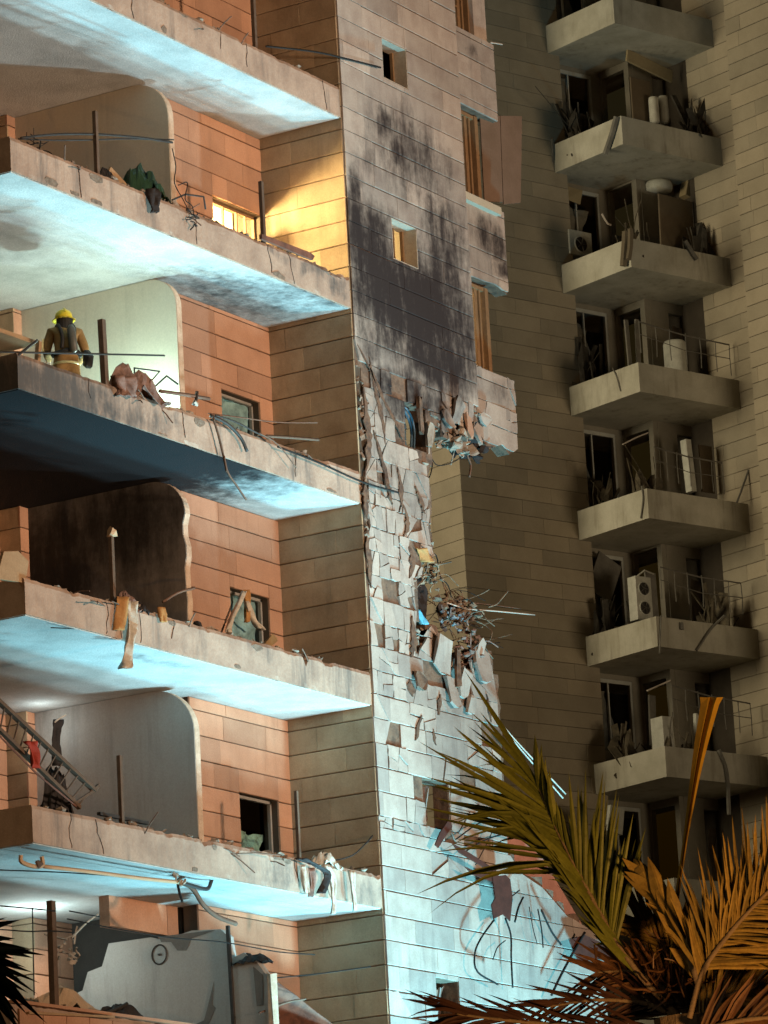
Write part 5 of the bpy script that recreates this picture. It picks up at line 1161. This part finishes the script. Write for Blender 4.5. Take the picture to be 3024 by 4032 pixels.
def frond(parent, pix, D, n, specs, mat, seed, rr=.022, tilt=.0, name='frond'):
    """rachis through pixels at distance D; specs = (side, t0, t1, length_px, angle0, angle1, width)"""
    g = random.Random(seed); path = bez([atD(u, v, D + (q[0] if q else 0)) for u, v, *q in pix], 8); N = len(path)
    f = MB().tube(path, rr, 6, taper=.3).build(name, BARK if mat is not LEAF_D else LEAF_D, parent, smooth=True)
    m = MB(); view = (path[N // 2] - EYE).normalized()
    for side, t0, t1, L, a0, a1, wd in specs:
        for k in range(n):
            t = t0 + (t1 - t0) * (k + g.uniform(-.3, .3)) / max(1, n - 1); t = min(.995, max(0, t)); x = t * (N - 1); i = min(N - 2, int(x)); p = path[i].lerp(path[i + 1], x - i)
            tan = (path[min(N - 1, i + 2)] - path[max(0, i - 1)]).normalized(); sd = view.cross(tan).normalized() * side
            an = math.radians(a0 + (a1 - a0) * k / max(1, n - 1) + g.uniform(-4, 4)); out = view * g.uniform(-.35, .35)
            d = (tan * math.cos(an) + sd * math.sin(an) + out).normalized(); nr = d.cross(sd.cross(tan)).normalized().cross(d).normalized()
            if nr.length < .5: nr = -view
            leaflet(m, p, d, nr, L * PSC * g.uniform(.72, 1.1) * (1 if t < .85 else .85), wd * g.uniform(.65, 1.2), g, g.uniform(-.03, .2) + (.35 if g.random() < .08 else 0), 5)
    m.build('leaflets', mat, f); return f
base = atD(1512, 2235, PALM_D)
PALM = empty('palm_tree', (base.x, base.y, 0)); tag(PALM, 'palm with olive and orange-lit fronds in the lower right foreground', 'palm tree')
m = MB(); pts = [Vector((base.x + .05 * math.sin(z), base.y, z)) for z in frange(-.1, base.z + .1, .18)]
m.tube(pts, [.26 - .03 * i / len(pts) + (.02 if i % 2 else 0) for i in range(len(pts))], 12); m.build('trunk', BARK, PALM)
frond(PALM, [(1470, 2200), (1385, 2110), (1318, 2010), (1255, 1895), (1195, 1775), (1160, 1690)], PALM_D, 30, [(-1, .62, 1.0, 330, 56, 12, .034), (-1, .50, .85, 285, 12, 46, .038), (-1, .36, .66, 210, 5, 12, .046), (-1, .2, .55, 190, 4, 7, .055), (1, .36, .62, 262, 42, 26, .036), (1, .62, 1.0, 130, 14, 20, .038)], LEAF_O, 1)
frond(PALM, [(1490, 2200), (1521, 2095), (1590, 2000), (1680, 1905), (1770, 1820)], PALM_D - .4, 70, [(-1, .22, 1.0, 215, 52, 42, .027), (1, .25, 1.0, 205, 56, 44, .027), (-1, .2, .9, 160, 34, 30, .025)], LEAF_Y, 2)
frond(PALM, [(1510, 2130), (1478, 2040), (1430, 1955), (1392, 1895)], PALM_D - .25, 7, [(-1, .1, .9, 120, 12, 10, .085), (1, .1, .9, 130, 16, 10, .085)], LEAF_Y, 3)
frond(PALM, [(1480, 2230), (1330, 2222), (1180, 2212), (1060, 2200), (985, 2190)], PALM_D + .1, 26, [(1, .1, 1.0, 170, 24, 14, .026), (-1, .1, 1.0, 140, 22, 14, .026)], LEAF_K, 5)
frond(PALM, [(1490, 2215), (1400, 2170), (1290, 2160), (1180, 2175)], PALM_D + .2, 18, [(-1, .1, 1.0, 110, 30, 25, .026), (1, .1, 1.0, 150, 26, 20, .026)], LEAF_K, 4)
frond(PALM, [(1500, 2215), (1560, 2160), (1640, 2130), (1740, 2120)], PALM_D - .1, 44, [(-1, .05, 1.0, 180, 42, 30, .028), (1, .05, 1.0, 180, 40, 30, .028)], LEAF_Y, 6)
frond(PALM, [(1500, 2200), (1478, 2110), (1430, 2040), (1375, 1985)], PALM_D + .4, 34, [(-1, .05, 1.0, 150, 40, 25, .03), (1, .05, 1.0, 160, 36, 25, .03)], LEAF_Y, 7)
frond(PALM, [(1510, 2230), (1600, 2205), (1700, 2200), (1800, 2230)], PALM_D - .5, 22, [(-1, .0, 1.0, 150, 46, 30, .04), (1, .0, 1.0, 150, 40, 30, .04)], LEAF_R, 8)
frond(PALM, [(1500, 2215), (1440, 2140), (1370, 2100), (1290, 2100)], PALM_D + .3, 34, [(-1, .05, 1.0, 120, 36, 30, .028), (1, .05, 1.0, 130, 36, 30, .028)], LEAF_R, 9)
# unopened spear leaf
path = bez([atD(u, v, PALM_D - .1) for u, v in ((1450, 2080), (1462, 1945), (1475, 1850), (1498, 1700), (1516, 1600), (1537, 1506))], 6)
m = MB(); vs = []; n = len(path)
for i, p in enumerate(path):
    t = i / (n - 1); sd = RGT * (.014 + .046 * max(0, t - .45) / .55 + (.012 if t > .97 else 0)); ft = FWD * (.012 + .01 * t)
    vs += [p - sd, p - sd * .35 - ft * 2, p - sd * .1 + ft, p + sd * .4 - ft * 2, p + sd, p + ft * 1.6]
m.add(vs, [(6 * i + k, 6 * i + (k + 1) % 6, 6 * (i + 1) + (k + 1) % 6, 6 * (i + 1) + k) for i in range(n - 1) for k in range(6)] + [(5, 4, 3, 2, 1, 0), tuple(6 * (n - 1) + q for q in range(6))])
m.build('spear_leaf', surface('spear', (.30, .19, .025), (.20, .11, .015), rough=.5, nscale=6, bump=.2), PALM)
tangle('crown_fibre', 'x', 'x', atD(1430, 2110, PALM_D), (.36, .3, .28), 40, .007, LEAF_R, 121)
o = bpy.data.objects['crown_fibre']; o.parent = PALM; o.matrix_parent_inverse = Matrix.Translation(-PALM.location)
for kx in ('label', 'category'): del o[kx]
# second palm, only one drooping frond reaches into the picture
base = atD(-120, 2090, 20.0)
PALM2 = empty('palm_tree', (base.x, base.y, 0)); tag(PALM2, 'dark drooping palm frond hanging in at the lower left corner', 'palm tree')
m = MB(); pts = [Vector((base.x, base.y, z)) for z in frange(-.1, base.z - .2, .18)]
m.tube(pts, [.2 + (.015 if i % 2 else 0) for i in range(len(pts))], 12); m.build('trunk', BARK, PALM2)
frond(PALM2, [(-205, 2090), (-150, 2040), (-95, 2042), (-60, 2095), (-40, 2230)], 20.0, 44, [(-1, .1, 1.0, 130, 14, 8, .045), (1, .1, 1.0, 190, 40, 10, .05), (1, .1, 1.0, 150, 60, 20, .05)], LEAF_D, 11)

# ------------------------------------------------------------------ of each building's tiles the 300 largest stay single, the rest are one part
bpy.context.view_layer.update()
def tile_size(o):
    M = o.matrix_world; P = [M @ Vector(c) for c in o.bound_box]; c = sum(P, Vector()) / 8
    q = [((p - EYE).dot(RGT) / (p - EYE).dot(FWD), (p - EYE).dot(UPV) / (p - EYE).dot(FWD)) for p in P]
    x = (c - EYE).dot(RGT) / (c - EYE).dot(FWD) * FPX; y = (c - EYE).dot(UPV) / (c - EYE).dot(FWD) * FPX
    if abs(x) > 1560 or abs(y) > 2080: return 0
    return (max(a for a, b in q) - min(a for a, b in q)) * (max(b for a, b in q) - min(b for a, b in q))
for root, ts in [(q, sorted((o for o in TILES if o.parent.parent == q), key=tile_size, reverse=True)) for q in (B1, B2)]:
    vs, fs, mi, mats = [], [], [], []
    for o in ts[300:]:
        me = o.data; M = o.matrix_world; n = len(vs); mt = me.materials[0]
        if mt not in mats: mats.append(mt)
        vs += [tuple(M @ v.co) for v in me.vertices]
        for p in me.polygons: fs.append(tuple(i + n for i in p.vertices)); mi.append(mats.index(mt))
        bpy.data.objects.remove(o)
    me = bpy.data.meshes.new('small_tiles'); me.from_pydata(vs, [], fs)
    for q in mats: me.materials.append(q)
    me.polygons.foreach_set('material_index', mi); me.update()
    o = bpy.data.objects.new('stone_tile', me); COL.objects.link(o); o.parent = root; o.matrix_parent_inverse = Matrix.Translation(-root.location); o['kind'] = 'stuff'
